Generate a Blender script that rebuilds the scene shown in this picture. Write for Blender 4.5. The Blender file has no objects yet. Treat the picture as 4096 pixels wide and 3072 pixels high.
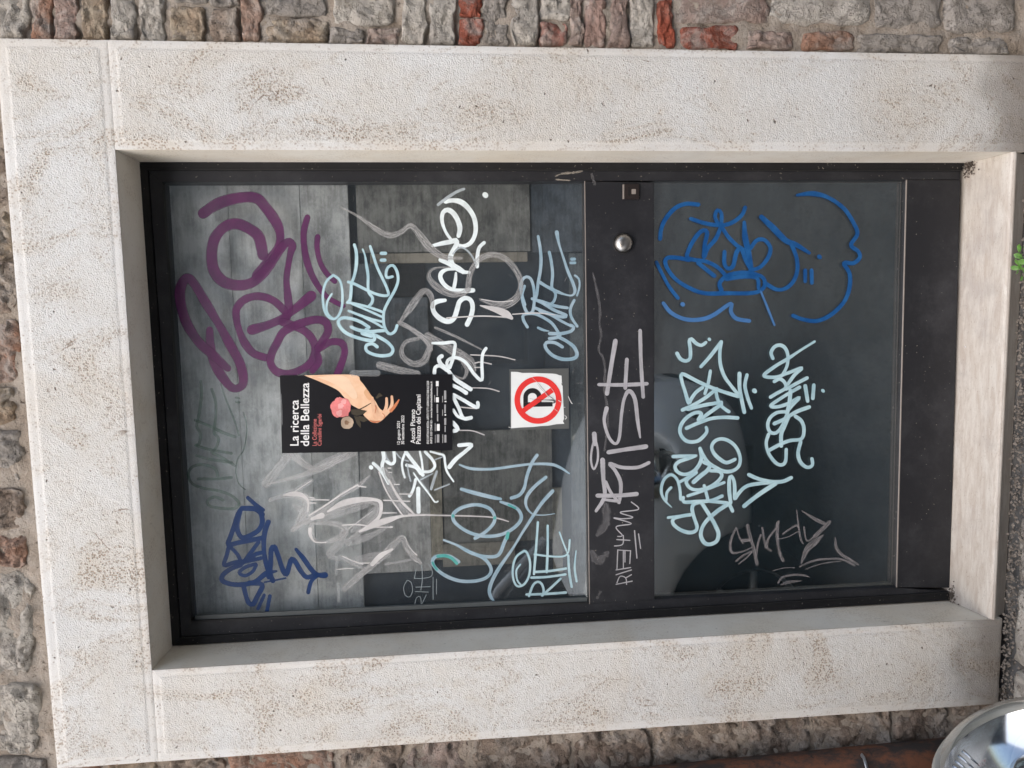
import bpy, bmesh, math, random
from mathutils import Vector, Matrix, noise
from math import sin, cos, pi, radians

# ---------------------------------------------------------------- camera, sky, sun, exposure
S = bpy.context.scene
ROT = ((-0.019337769117097045, -0.0870219170867567, -0.9960186929129993),
       (-0.9955457406631836, -0.0902663535631517, 0.027215136630290293),
       (-0.09227528885333887, 0.9921084473790946, -0.0848887489958189))   # rows: picture right, picture down, forward
FOC = 2758.186
CAM = Vector((0.0, -1.656, 1.41413))
cd = bpy.data.cameras.new('camera'); cam = bpy.data.objects.new('camera', cd); S.collection.objects.link(cam)
cd.sensor_width = 36.0; cd.sensor_fit = 'HORIZONTAL'; cd.lens = FOC / 4096 * 36.0
cd.clip_start = 0.02; cd.clip_end = 500
r0, r1, r2 = (Vector(r) for r in ROT)
m = Matrix((r0, -r1, -r2)).transposed().to_4x4(); m.translation = CAM
cam.matrix_world = m
S.camera = cam

world = bpy.data.worlds.new('World'); S.world = world; world.use_nodes = True
wn = world.node_tree; wn.nodes.clear()
sky = wn.nodes.new('ShaderNodeTexSky'); sky.sky_type = 'NISHITA'; sky.sun_disc = False
SUN_DIR = Vector((-0.30, -0.60, 0.78)).normalized()
sky.sun_elevation = math.asin(SUN_DIR.z); sky.sun_rotation = math.atan2(SUN_DIR.x, SUN_DIR.y)
sky.air_density = 1.0; sky.dust_density = 3.0; sky.ozone_density = 1.0
bg = wn.nodes.new('ShaderNodeBackground'); bg.inputs[1].default_value = 0.13
wo = wn.nodes.new('ShaderNodeOutputWorld')
wn.links.new(sky.outputs[0], bg.inputs[0]); wn.links.new(bg.outputs[0], wo.inputs[0])
sl = bpy.data.lights.new('sun', 'SUN'); sl.energy = 1.5; sl.angle = radians(120); sl.color = (1.0, 0.955, 0.90)
so = bpy.data.objects.new('sun', sl); S.collection.objects.link(so)
so.rotation_euler = (-SUN_DIR).to_track_quat('-Z', 'Y').to_euler(); so.location = (-4, -6, 8)
S.view_settings.view_transform = 'Standard'; S.view_settings.look = 'None'
S.view_settings.gamma = 1.0; S.view_settings.use_curve_mapping = False
S.view_settings.exposure = 1.28
S.render.engine = 'CYCLES'
S.cycles.use_denoising = True
S.cycles.transparent_max_bounces = 24
S.cycles.max_bounces = 8

# ---------------------------------------------------------------- helpers
RW = 0.127            # depth of the door behind the stone face
GLY = RW + 0.012      # the glass
ZG = -0.045           # ground

def P(px, py, Y):
    """point of the vertical plane y = Y at a place measured in the photograph (surveyed)"""
    a = (px - 2048) / FOC; b = (py - 1536) / FOC
    d = r0 * a + r1 * b + r2
    return CAM + d * ((Y - CAM.y) / d.y)

def link(o):
    S.collection.objects.link(o); return o

def mesh_obj(name, verts, faces, mat, parent=None, smooth=False, label=None, kind=None, uvs=None):
    me = bpy.data.meshes.new(name); me.from_pydata([tuple(v) for v in verts], [], faces); me.update()
    if mat is not None:
        if isinstance(mat, (list, tuple)):
            for q in mat: me.materials.append(q)
        else: me.materials.append(mat)
    if smooth:
        me.polygons.foreach_set('use_smooth', [True] * len(me.polygons))
    if uvs is not None:
        ul = me.uv_layers.new(name='UVMap')
        for l in me.loops: ul.data[l.index].uv = uvs[l.vertex_index]
    o = bpy.data.objects.new(name, me); link(o)
    if parent is not None: o.parent = parent
    if label: o['label'] = label
    if kind: o['kind'] = kind
    return o

def thing(name, label, cat, group=None, loc=(0, 0, 0)):
    o = bpy.data.objects.new(name, None); o.empty_display_size = 0.1; link(o)
    o['label'] = label; o['category'] = cat
    if group: o['group'] = group
    return o

class MB:
    def __init__(s): s.v = []; s.f = []
    def add(s, v, f):
        n = len(s.v); s.v += [tuple(q) for q in v]; s.f += [tuple(i + n for i in q) for q in f]
    def box(s, a, b):
        x0, y0, z0 = a; x1, y1, z1 = b
        s.add([(x0, y0, z0), (x1, y0, z0), (x1, y1, z0), (x0, y1, z0), (x0, y0, z1), (x1, y0, z1), (x1, y1, z1), (x0, y1, z1)],
              [(0, 3, 2, 1), (4, 5, 6, 7), (0, 1, 5, 4), (1, 2, 6, 5), (2, 3, 7, 6), (3, 0, 4, 7)])
    def prism(s, xz, ya, yb):
        """flat outline in x,z with thickness from y = ya (front) to y = yb; any simple polygon"""
        n = len(xz)
        s.add([(x, ya, z) for x, z in xz] + [(x, yb, z) for x, z in xz],
              [tuple(range(n)), tuple(range(2 * n - 1, n - 1, -1))] + [(i, i + n, (i + 1) % n + n, (i + 1) % n) for i in range(n)])
    def tube(s, pts, r, n=10, cap=True):
        rings = []
        base = len(s.v)
        for i, p in enumerate(pts):
            p = Vector(p)
            t = (Vector(pts[min(i + 1, len(pts) - 1)]) - Vector(pts[max(i - 1, 0)])).normalized()
            u = t.cross(Vector((0.123, 0.4, 0.9))).normalized(); w = t.cross(u)
            rr = r[i] if isinstance(r, (list, tuple)) else r
            s.v += [tuple(p + (u * cos(2 * pi * k / n) + w * sin(2 * pi * k / n)) * rr) for k in range(n)]
        for i in range(len(pts) - 1):
            for k in range(n):
                s.f.append((base + i * n + k, base + i * n + (k + 1) % n, base + (i + 1) * n + (k + 1) % n, base + (i + 1) * n + k))
        if cap:
            s.f.append(tuple(base + k for k in range(n))[::-1]); s.f.append(tuple(base + (len(pts) - 1) * n + k for k in range(n)))
    def lathe(s, prof, c, axis, n=32):
        """prof: (distance along axis, radius)"""
        a = Vector(axis).normalized(); u = a.orthogonal().normalized(); w = a.cross(u); base = len(s.v)
        for d, r in prof:
            s.v += [tuple(Vector(c) + a * d + (u * cos(2 * pi * k / n) + w * sin(2 * pi * k / n)) * r) for k in range(n)]
        for i in range(len(prof) - 1):
            for k in range(n):
                s.f.append((base + i * n + k, base + i * n + (k + 1) % n, base + (i + 1) * n + (k + 1) % n, base + (i + 1) * n + k))
    def build(s, name, mat, parent=None, smooth=False, label=None, kind=None, bevel=0):
        o = mesh_obj(name, s.v, s.f, mat, parent, smooth, label, kind)
        bm = bmesh.new(); bm.from_mesh(o.data); bmesh.ops.recalc_face_normals(bm, faces=bm.faces)
        if bevel:
            bmesh.ops.bevel(bm, geom=[e for e in bm.edges if len(e.link_faces) == 2 and e.calc_face_angle(0) > 0.6], offset=bevel, segments=2, affect='EDGES')
        bm.to_mesh(o.data); bm.free()
        return o

# ---------------------------------------------------------------- materials
class NT:
    def __init__(s, name):
        s.m = bpy.data.materials.new(name); s.m.use_nodes = True; s.t = s.m.node_tree; s.t.nodes.clear()
        s.out = s.n('ShaderNodeOutputMaterial')
        s.co = s.n('ShaderNodeTexCoord')
    def n(s, typ, **kw):
        q = s.t.nodes.new(typ)
        for k, v in kw.items(): setattr(q, k, v)
        return q
    def L(s, a, b): s.t.links.new(a, b)
    def inp(s, node, idx, v):
        if hasattr(v, 'is_linked') or isinstance(v, bpy.types.NodeSocket): s.L(v, node.inputs[idx])
        else:
            if isinstance(v, tuple) and len(v) == 3 and node.inputs[idx].type == 'RGBA': v = v + (1,)
            node.inputs[idx].default_value = v
    def mapping(s, scale=(1, 1, 1), src=None, rot=(0, 0, 0), loc=(0, 0, 0)):
        q = s.n('ShaderNodeMapping'); q.inputs['Scale'].default_value = scale; q.inputs['Rotation'].default_value = rot; q.inputs['Location'].default_value = loc
        s.L(src if src is not None else s.co.outputs['Object'], q.inputs[0]); return q.outputs[0]
    def noise(s, scale, vec=None, detail=4, rough=0.6, dist=0):
        q = s.n('ShaderNodeTexNoise'); q.inputs['Scale'].default_value = scale; q.inputs['Detail'].default_value = detail
        q.inputs['Roughness'].default_value = rough; q.inputs['Distortion'].default_value = dist
        s.L(vec if vec is not None else s.co.outputs['Object'], q.inputs['Vector']); return q.outputs[0]
    def vor(s, scale, vec=None, feature='F1', rnd=1):
        q = s.n('ShaderNodeTexVoronoi', feature=feature); q.inputs['Scale'].default_value = scale; q.inputs['Randomness'].default_value = rnd
        s.L(vec if vec is not None else s.co.outputs['Object'], q.inputs['Vector']); return q.outputs['Distance']
    def ramp(s, f, a, b, c0=0.0, c1=1.0):
        q = s.n('ShaderNodeMapRange'); q.interpolation_type = 'SMOOTHSTEP'
        for i, v in ((1, a), (2, b), (3, c0), (4, c1)): q.inputs[i].default_value = v
        s.L(f, q.inputs[0]); return q.outputs[0]
    def mix(s, f, a, b, typ='MIX'):
        q = s.n('ShaderNodeMix', data_type='RGBA', blend_type=typ)
        s.inp(q, 0, f); s.inp(q, 6, a); s.inp(q, 7, b); return q.outputs[2]
    def math(s, op, a, b=0.0):
        q = s.n('ShaderNodeMath', operation=op); s.inp(q, 0, a); s.inp(q, 1, b); q.use_clamp = False; return q.outputs[0]
    def bump(s, h, strength=0.5, dist=0.002, normal=None):
        q = s.n('ShaderNodeBump'); q.inputs['Strength'].default_value = strength; q.inputs['Distance'].default_value = dist
        s.L(h, q.inputs['Height'])
        if normal is not None: s.L(normal, q.inputs['Normal'])
        return q.outputs[0]
    def bsdf(s, col, rough=0.8, metal=0.0, normal=None, spec=0.5, alpha=None, **kw):
        q = s.n('ShaderNodeBsdfPrincipled')
        s.inp(q, 'Base Color', col); s.inp(q, 'Roughness', rough); s.inp(q, 'Metallic', metal); s.inp(q, 'Specular IOR Level', spec)
        if normal is not None: s.L(normal, q.inputs['Normal'])
        if alpha is not None: s.inp(q, 'Alpha', alpha)
        for k, v in kw.items(): s.inp(q, k, v)
        s.L(q.outputs[0], s.out.inputs[0]); return q

def plain(name, col, rough=0.5, metal=0.0, spec=0.5, var=0.12, **kw):
    t = NT(name); f = t.ramp(t.noise(35, detail=6), 0.3, 0.7)
    c2 = tuple(max(0, c * (1 - var)) for c in col)
    t.bsdf(t.mix(f, col, c2), rough, metal, spec=spec, **kw); return t.m

def travertine(name, base, warm, dark, hammered=True, spots=1.0, grime_low=False):
    t = NT(name)
    big = t.ramp(t.noise(2.3, detail=5, dist=0.8), 0.35, 0.68)
    mid = t.ramp(t.noise(9, detail=6, rough=0.7), 0.42, 0.66)
    col = t.mix(big, base, warm)
    col = t.mix(t.math('MULTIPLY', mid, 0.35), col, tuple(c * 0.9 for c in warm))
    # soft grey patches
    g = t.ramp(t.noise(4.2, t.mapping((1, 1, 1), loc=(3, 7, 1)), detail=4), 0.5, 0.75)
    col = t.mix(t.math('MULTIPLY', g, 0.35), col, (base[0] * 0.8, base[1] * 0.81, base[2] * 0.83))
    # brown pits gathered in patches
    zone = t.ramp(t.noise(5.5, t.mapping((1, 1, 0.6), loc=(9, 2, 4)), detail=8, rough=0.76, dist=1.4), 0.45, 0.66)
    pit = t.ramp(t.vor(170), 0.32, 0.50, 1.0, 0.0)
    pz = t.math('MULTIPLY', t.math('MULTIPLY', zone, pit), 0.8 * spots)
    col = t.mix(pz, col, dark)
    far = t.ramp(t.noise(23, t.mapping(loc=(3, 1, 6)), detail=5), 0.42, 0.62); p3 = t.ramp(t.vor(120, t.mapping(loc=(2, 2, 1))), 0.16, 0.30, 1.0, 0.0)
    col = t.mix(t.math('MULTIPLY', t.math('MULTIPLY', far, p3), 0.5 * spots), col, tuple(c * 1.2 for c in dark))
    # zone tint
    col = t.mix(t.math('MULTIPLY', zone, 0.35 * spots), col, (warm[0] * 0.86, warm[1] * 0.76, warm[2] * 0.63))
    # sparse larger dark pits
    wv = t.n('ShaderNodeTexNoise'); wv.inputs['Scale'].default_value = 60; t.L(t.co.outputs['Object'], wv.inputs['Vector'])
    wa = t.n('ShaderNodeVectorMath', operation='MULTIPLY_ADD'); t.L(wv.outputs['Color'], wa.inputs[0]); wa.inputs[1].default_value = (0.02, 0.02, 0.02); t.L(t.co.outputs['Object'], wa.inputs[2])
    v = t.vor(26, wa.outputs[0]); sp = t.ramp(v, 0.03, 0.10, 1.0, 0.0)
    keep = t.ramp(t.noise(11, t.mapping(loc=(5, 5, 5)), detail=2), 0.44, 0.52)
    lp = t.math('MULTIPLY', sp, keep)
    col = t.mix(t.math('MULTIPLY', lp, 0.85 * spots), col, tuple(c * 0.6 for c in dark))
    v2 = t.vor(75, t.mapping((1, 1, 0.8), loc=(7, 1, 2))); s2 = t.ramp(v2, 0.10, 0.22, 1.0, 0.0)
    k2 = t.ramp(t.noise(17, t.mapping(loc=(1, 8, 5)), detail=4), 0.50, 0.62)
    sp2 = t.math('MULTIPLY', s2, k2)
    col = t.mix(t.math('MULTIPLY', sp2, 0.55 * spots), col, tuple(c * 1.1 for c in dark))
    # thin veins
    vn = t.n('ShaderNodeTexNoise'); vn.inputs['Scale'].default_value = 6; vn.inputs['Detail'].default_value = 7; vn.inputs['Distortion'].default_value = 1.5
    t.L(t.mapping((1, 1, 0.5), loc=(1, 4, 8)), vn.inputs['Vector'])
    ab = t.math('ABSOLUTE', t.math('SUBTRACT', vn.outputs[0], 0.5)); vein = t.ramp(ab, 0.002, 0.007, 1.0, 0.0)
    vk = t.ramp(t.noise(7, t.mapping(loc=(2, 9, 3))), 0.56, 0.64)
    col = t.mix(t.math('MULTIPLY', t.math('MULTIPLY', vein, vk), 0.7 * spots), col, dark)
    if grime_low:
        sx = t.n('ShaderNodeSeparateXYZ'); t.L(t.co.outputs['Object'], sx.inputs[0])
        zz = t.math('ADD', sx.outputs[2], t.math('MULTIPLY', t.noise(7, detail=6), 0.22))
        gl = t.ramp(zz, 0.10, 0.27, 1.0, 0.0)
        col = t.mix(t.math('MULTIPLY', gl, 0.75), col, (0.17, 0.145, 0.12))
    h = t.noise(300 if hammered else 60, detail=3, rough=0.65)
    h = t.math('SUBTRACT', h, t.math('MULTIPLY', lp, 0.8)); h = t.math('SUBTRACT', h, t.math('MULTIPLY', pz, 0.35))
    if hammered:
        at_ = t.n('ShaderNodeAttribute', attribute_name='field')
        h = t.math('MULTIPLY', h, t.math('ADD', t.math('MULTIPLY', at_.outputs['Fac'], 0.6), 0.4))
    nrm = t.bump(h, 1.0 if hammered else 0.12, 0.0033)
    t.bsdf(col, 0.85 if hammered else 0.5, normal=nrm, spec=0.25)
    return t.m

M = {}
M['stone'] = travertine('travertine_hammered', (0.63, 0.63, 0.61), (0.60, 0.57, 0.515), (0.16, 0.10, 0.06), True, 1.0, True)
M['stone_smooth'] = travertine('travertine_honed', (0.74, 0.70, 0.62), (0.68, 0.61, 0.50), (0.2, 0.14, 0.09), False, 0.35)

def sill_mat():
    t = NT('travertine_sill')
    st = t.noise(12, t.mapping((1, 6, 6)), detail=8, rough=0.75, dist=0.5)
    col = t.mix(t.ramp(st, 0.35, 0.65), (0.52, 0.49, 0.44), (0.40, 0.35, 0.30))
    gr = t.ramp(t.noise(7, t.mapping((1, 1, 1), loc=(4, 4, 4)), detail=6), 0.5, 0.72)
    col = t.mix(t.math('MULTIPLY', gr, 0.55), col, (0.33, 0.30, 0.28))
    d = t.ramp(t.noise(160, t.mapping((1, 3, 3))), 0.62, 0.7)
    col = t.mix(t.math('MULTIPLY', d, 0.7), col, (0.15, 0.12, 0.1))
    t.bsdf(col, 0.45, normal=t.bump(st, 0.1, 0.001), spec=0.4); return t.m
M['sill'] = sill_mat()

def rubble(name, a, b, pit=0.5, dark=(0.10, 0.085, 0.07), bumpk=0.8):
    t = NT(name)
    oi = t.n('ShaderNodeObjectInfo')
    va = t.n('ShaderNodeVectorMath', operation='ADD')
    cx = t.n('ShaderNodeCombineXYZ'); t.L(t.math('MULTIPLY', oi.outputs['Random'], 37.0), cx.inputs[0]); t.L(t.math('MULTIPLY', oi.outputs['Random'], 11.0), cx.inputs[2])
    t.L(t.co.outputs['Object'], va.inputs[0]); t.L(cx.outputs[0], va.inputs[1]); vec = va.outputs[0]
    n1 = t.ramp(t.noise(13, vec, detail=7, rough=0.68), 0.34, 0.66)
    col = t.mix(n1, a, b)
    col = t.mix(t.math('MULTIPLY', oi.outputs['Random'], 0.35), col, tuple(c * 0.72 for c in a))
    film = t.ramp(t.noise(11, vec, detail=7, rough=0.72, dist=0.7), 0.44, 0.66)          # lime and mortar smeared over the face
    col = t.mix(t.math('MULTIPLY', film, 0.75), col, (0.41, 0.375, 0.335))
    n2 = t.noise(85, vec, detail=4, rough=0.7)
    pits = t.ramp(n2, 0.56, 0.68)
    col = t.mix(t.math('MULTIPLY', pits, pit), col, dark)
    nm = t.noise(60, vec, detail=8, rough=0.75)
    cr_ = t.math('ABSOLUTE', t.math('SUBTRACT', t.noise(26, vec, detail=6, rough=0.7, dist=0.6), 0.5))
    h = t.math('ADD', t.math('SUBTRACT', nm, t.math('MULTIPLY', pits, 0.7 * pit)), t.math('MULTIPLY', t.ramp(cr_, 0.0, 0.035, 0.0, 1.0), 0.35))
    t.bsdf(col, 0.93, normal=t.bump(h, bumpk, 0.014), spec=0.15); return t.m
R = {
 'white': rubble('limestone_pale', (0.55, 0.515, 0.455), (0.43, 0.39, 0.335), 0.55),
 'grey': rubble('limestone_grey', (0.36, 0.33, 0.295), (0.27, 0.245, 0.215), 0.6),
 'tan': rubble('tuff_tan', (0.36, 0.27, 0.19), (0.44, 0.38, 0.29), 0.5),
 'pink': rubble('brick_dusty_pink', (0.40, 0.27, 0.22), (0.30, 0.21, 0.18), 0.4),
 'mauve': rubble('brick_mauve', (0.31, 0.22, 0.185), (0.38, 0.31, 0.265), 0.4),
 'orange': rubble('brick_orange', (0.36, 0.20, 0.135), (0.34, 0.25, 0.20), 0.4),
 'red': rubble('brick_red', (0.33, 0.085, 0.05), (0.26, 0.10, 0.07), 0.4),
 'brown': rubble('stone_brown', (0.27, 0.205, 0.16), (0.37, 0.31, 0.25), 0.6),
 'dark': rubble('stone_dark_brown', (0.26, 0.20, 0.16), (0.19, 0.15, 0.12), 0.6),
}
def mortar_mat():
    t = NT('old_lime_mortar')
    col = t.mix(t.ramp(t.noise(10, detail=8, rough=0.7), 0.35, 0.65), (0.33, 0.275, 0.22), (0.43, 0.38, 0.325))
    col = t.mix(t.ramp(t.noise(55, detail=6, rough=0.8), 0.55, 0.68), col, (0.09, 0.07, 0.055))
    t.bsdf(col, 0.95, normal=t.bump(t.noise(45, detail=8, rough=0.75), 1.0, 0.012), spec=0.1); return t.m
M['mortar'] = mortar_mat()

def door_mat(name, col, rough=0.38, dusty=0.5):
    t = NT(name)
    dust = t.ramp(t.noise(6, t.mapping((1, 1, 1)), detail=8, rough=0.75), 0.42, 0.75)
    c = t.mix(t.math('MULTIPLY', dust, dusty), col, (0.066, 0.067, 0.072))
    sp = t.ramp(t.noise(150, detail=1), 0.735, 0.76)
    c = t.mix(t.math('MULTIPLY', sp, 0.5), c, (0.4, 0.36, 0.3))
    t.bsdf(c, rough, normal=t.bump(t.noise(90, detail=3), 0.06, 0.001), spec=0.25); return t.m
M['door'] = door_mat('dark_bronze_aluminium', (0.021, 0.0215, 0.0245))
M['door_frame'] = door_mat('dark_bronze_frame', (0.011, 0.011, 0.012), 0.5, 0.2)  # darker than the leaf: shade at the door head is put into this base
M['bead'] = plain('worn_pale_glazing_bead', (0.34, 0.30, 0.27), 0.5, 0.3)
M['gasket'] = plain('black_rubber', (0.012, 0.012, 0.012), 0.7)
M['steel'] = plain('worn_steel', (0.46, 0.44, 0.41), 0.33, 1.0, var=0.3)
M['hole'] = plain('deep_black', (0.006, 0.005, 0.005), 0.6)
M['blank_pl'] = plain('keyhole_cover_brown', (0.022, 0.016, 0.015), 0.35)

def glass_mat(name, tint=(0.955, 0.965, 0.962), refl=0.105, haze=0.03):
    t = NT(name)
    lw = t.n('ShaderNodeLayerWeight'); lw.inputs[0].default_value = 0.5
    f5 = t.math('POWER', lw.outputs['Facing'], 5.0)
    fac = t.math('ADD', t.math('MULTIPLY', f5, 0.9), refl)
    tr = t.n('ShaderNodeBsdfTransparent'); tr.inputs[0].default_value = tint + (1,)
    gl = t.n('ShaderNodeBsdfGlossy'); gl.inputs['Roughness'].default_value = 0.0; gl.inputs[0].default_value = (0.93, 0.99, 1.0, 1)
    mx = t.n('ShaderNodeMixShader'); t.L(fac, mx.inputs[0]); t.L(tr.outputs[0], mx.inputs[1]); t.L(gl.outputs[0], mx.inputs[2])
    # film of dust
    df = t.n('ShaderNodeBsdfDiffuse'); df.inputs[0].default_value = (0.42, 0.44, 0.43, 1)
    dz = t.ramp(t.noise(5, t.mapping((1, 1, 0.5)), detail=8, rough=0.72), 0.35, 0.8, 0.2, 1.0)
    m2 = t.n('ShaderNodeMixShader'); t.L(t.math('MULTIPLY', dz, haze), m2.inputs[0]); t.L(mx.outputs[0], m2.inputs[1]); t.L(df.outputs[0], m2.inputs[2])
    t.L(m2.outputs[0], t.out.inputs[0]); return t.m
M['glass'] = glass_mat('door_glass', haze=0.055)
M['glass_low'] = glass_mat('door_glass_lower', refl=0.15, haze=0.02)

def board_mat(name, a, b, streak=1.0):
    t = NT(name)
    n1 = t.noise(4.0, t.mapping((2, 1, 1.6)), detail=8, rough=0.72)
    n2 = t.noise(15, t.mapping((1, 1, 1.5)), detail=8, rough=0.75)
    n3 = t.noise(9, t.mapping((0.7, 1, 9), loc=(3, 3, 3)), detail=6, rough=0.7)
    n4 = t.noise(26, t.mapping((0.35, 1, 6), loc=(8, 3, 3)), detail=5, rough=0.6)
    f = t.ramp(t.math('ADD', t.math('MULTIPLY', n2, 0.65), t.math('ADD', t.math('MULTIPLY', n3, 0.15), t.math('MULTIPLY', n4, 0.20))), 0.40, 0.62)
    c = t.mix(f, tuple(q * 1.12 for q in a), tuple(q * 0.85 for q in b))
    c = t.mix(t.math('MULTIPLY', t.ramp(t.noise(40, detail=6, rough=0.8), 0.58, 0.72), 0.5), c, tuple(q * 1.5 for q in a))
    c = t.mix(t.math('MULTIPLY', t.ramp(n1, 0.5, 0.75), 0.3), c, tuple(x * 0.55 for x in a))
    t.bsdf(c, 0.9, spec=0.1, normal=t.bump(n2, 0.3, 0.004)); return t.m

def paint(name, col, alpha=0.97, soft=0.0, streak=0.0, rough=0.45, col2=None, edge=False):
    """uv: u metres along the stroke, v -1..1 across it"""
    t = NT(name)
    uv = t.n('ShaderNodeUVMap'); sx = t.n('ShaderNodeSeparateXYZ'); t.L(uv.outputs[0], sx.inputs[0])
    av = t.math('ABSOLUTE', sx.outputs[1])
    c2 = col2 or tuple(c * 0.82 for c in col)
    c = t.mix(t.ramp(t.noise(22, detail=5), 0.35, 0.68), col, c2)
    a = None
    if streak:
        ns = t.noise(1.0, t.mapping((28, 4.5, 1), src=uv.outputs[0]), detail=5, rough=0.75)
        a = t.ramp(ns, 0.36, 0.68, alpha * (1 - streak), alpha)
        if edge:
            ed = t.ramp(av, 0.78, 0.93, 0.0, 1.0)
            a = t.math('MAXIMUM', a, t.math('MULTIPLY', ed, 0.75 * alpha))
    else:
        a = t.ramp(t.noise(60, detail=4), 0.3, 0.7, alpha * 0.9, alpha)
    if soft:
        a = t.math('MULTIPLY', a, t.ramp(av, 1 - soft, 1.0, 1.0, 0.0))
    t.bsdf(c, rough, alpha=a, spec=0.4); return t.m
M['purple'] = paint('purple_spray', (0.092, 0.013, 0.076), 0.95, soft=0.22, rough=0.4, col2=(0.066, 0.011, 0.062))
M['blue'] = paint('deep_blue_marker', (0.002, 0.028, 0.115), 0.97, soft=0.1, rough=0.3)
M['crown'] = paint('blue_marker', (0.005, 0.070, 0.24), 0.93, soft=0.15, rough=0.3, col2=(0.018, 0.12, 0.33))
M['crown_light'] = paint('pale_blue_marker', (0.07, 0.20, 0.45), 0.9, soft=0.15, rough=0.3)
M['green'] = paint('dull_green_marker', (0.035, 0.085, 0.06), 0.62, soft=0.3, streak=0.25)
M['cyan'] = paint('pale_cyan_marker', (0.52, 0.72, 0.76), 0.95, soft=0.18, streak=0.22, rough=0.5, col2=(0.38, 0.58, 0.64))
M['bluewhite'] = paint('blue_white_marker', (0.44, 0.58, 0.66), 0.84, soft=0.15, streak=0.3, rough=0.5, col2=(0.30, 0.46, 0.55))
M['white'] = paint('white_marker', (0.80, 0.88, 0.88), 0.97, soft=0.12, rough=0.5)
M['whiteworn'] = paint('worn_white_marker', (0.62, 0.70, 0.74), 0.72, soft=0.2, streak=0.5, rough=0.5)
M['railwhite'] = paint('white_paint_on_rail', (0.52, 0.51, 0.53), 0.93, soft=0.25, streak=0.3, rough=0.5)
M['wipe'] = paint('wiped_grey_paint', (0.46, 0.455, 0.445), 0.72, soft=0.1, streak=0.72, rough=0.7, edge=True)
M['wipefaint'] = paint('faint_wiped_paint', (0.44, 0.44, 0.435), 0.55, soft=0.25, streak=0.6, rough=0.7, edge=True)
M['wipefull'] = paint('thick_grey_paint', (0.60, 0.585, 0.57), 0.97, soft=0.08, rough=0.7)
M['drip'] = paint('grey_paint_drip', (0.52, 0.50, 0.49), 0.95, soft=0.1, rough=0.6)
M['chalk'] = paint('scratched_chalky_marker', (0.36, 0.335, 0.34), 0.75, soft=0.25, streak=0.85, rough=0.8, edge=True)
M['thin'] = paint('thin_grey_marker', (0.36, 0.42, 0.44), 0.75, soft=0.3, streak=0.3)
M['grime'] = paint('pale_grime', (0.24, 0.235, 0.24), 0.55, soft=0.5, streak=0.7, rough=0.9)
M['teal'] = paint('teal_marker', (0.10, 0.42, 0.37), 0.9, soft=0.15, col2=(0.05, 0.3, 0.28))

# ================================================================ SETTING
random.seed(7)
# ground: one sheet out to the horizon
def ground_mat():
    t = NT('street_paving')
    c = t.mix(t.ramp(t.noise(3, detail=8, rough=0.7), 0.35, 0.65), (0.10, 0.10, 0.10), (0.15, 0.15, 0.148))
    c = t.mix(t.ramp(t.noise(70, detail=5), 0.5, 0.7), c, (0.09, 0.08, 0.07))
    t.bsdf(c, 0.9, normal=t.bump(t.noise(60, detail=6), 0.5, 0.005), spec=0.2); return t.m
GMAT = ground_mat()
g = mesh_obj('ground', [(-150, -150, ZG - 0.02), (150, -150, ZG - 0.02), (150, 150, ZG - 0.02), (-150, 150, ZG - 0.02)], [(0, 1, 2, 3)], GMAT, kind='structure')

def blob_block(quad, plane, prot, seed, n=8, rnd=0.35, rough=0.006, flat=False):
    """irregular stone: quad = four corners (2-D), plane maps (a, b, h) to world. front is domed and uneven."""
    rng = random.Random(seed); ox = rng.uniform(0, 50); oy = rng.uniform(0, 50)
    (ax, ay), (bx, by), (cx, cy), (dx, dy) = quad
    lx = math.hypot(bx - ax, by - ay); ly = math.hypot(dx - ax, dy - ay)
    rr = rnd * min(lx, ly)
    V = []; F = []
    def at(u, v):
        return (ax * (1 - u) * (1 - v) + bx * u * (1 - v) + cx * u * v + dx * (1 - u) * v,
                ay * (1 - u) * (1 - v) + by * u * (1 - v) + cy * u * v + dy * (1 - u) * v)
    for j in range(n + 1):
        for i in range(n + 1):
            u = 0.5 - 0.5 * cos(pi * i / n); v = 0.5 - 0.5 * cos(pi * j / n)
            su = (u - .5) * 2; sv = (v - .5) * 2
            # pull in the corners
            k = min(1.0, (abs(su) * abs(sv)) ** 6)
            cu = su * (1 - rr / max(lx, 1e-6) * 0.6 * k); cv = sv * (1 - rr / max(ly, 1e-6) * 0.6 * k)
            p = at(cu / 2 + .5, cv / 2 + .5)
            e = max(abs(su), abs(sv))
            nz = noise.noise(Vector((p[0] * 18 + ox, p[1] * 18 + oy, 0))) * rough * 0.6 + noise.noise(Vector((p[0] * 60 + ox, p[1] * 60, 3))) * rough * 0.6 + noise.noise(Vector((p[0] * 150 + ox, p[1] * 150, 3))) * rough * 0.35
            wob = 0.009 * noise.noise(Vector((p[0] * 24 + ox, p[1] * 24, 9))) + 0.006 * noise.noise(Vector((p[0] * 70, p[1] * 70 + oy, 4)))
            wob2 = 0.009 * noise.noise(Vector((p[0] * 24, p[1] * 24 + oy, 19)))
            h = prot * (1 - e ** 14) + nz * 1.5 * (1 - e ** 14 * 0.6) + (su * ((seed * 37) % 7 - 3) + sv * ((seed * 53) % 7 - 3)) * 0.0006 * (0 if flat else 1)
            if e > 0.999: h = -0.010
            p = (p[0] + wob2, p[1] + wob)
            V.append(plane(p[0], p[1], h))
    for j in range(n):
        for i in range(n):
            a = j * (n + 1) + i; F.append((a, a + 1, a + n + 2, a + n + 1))
    return V, F

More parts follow.
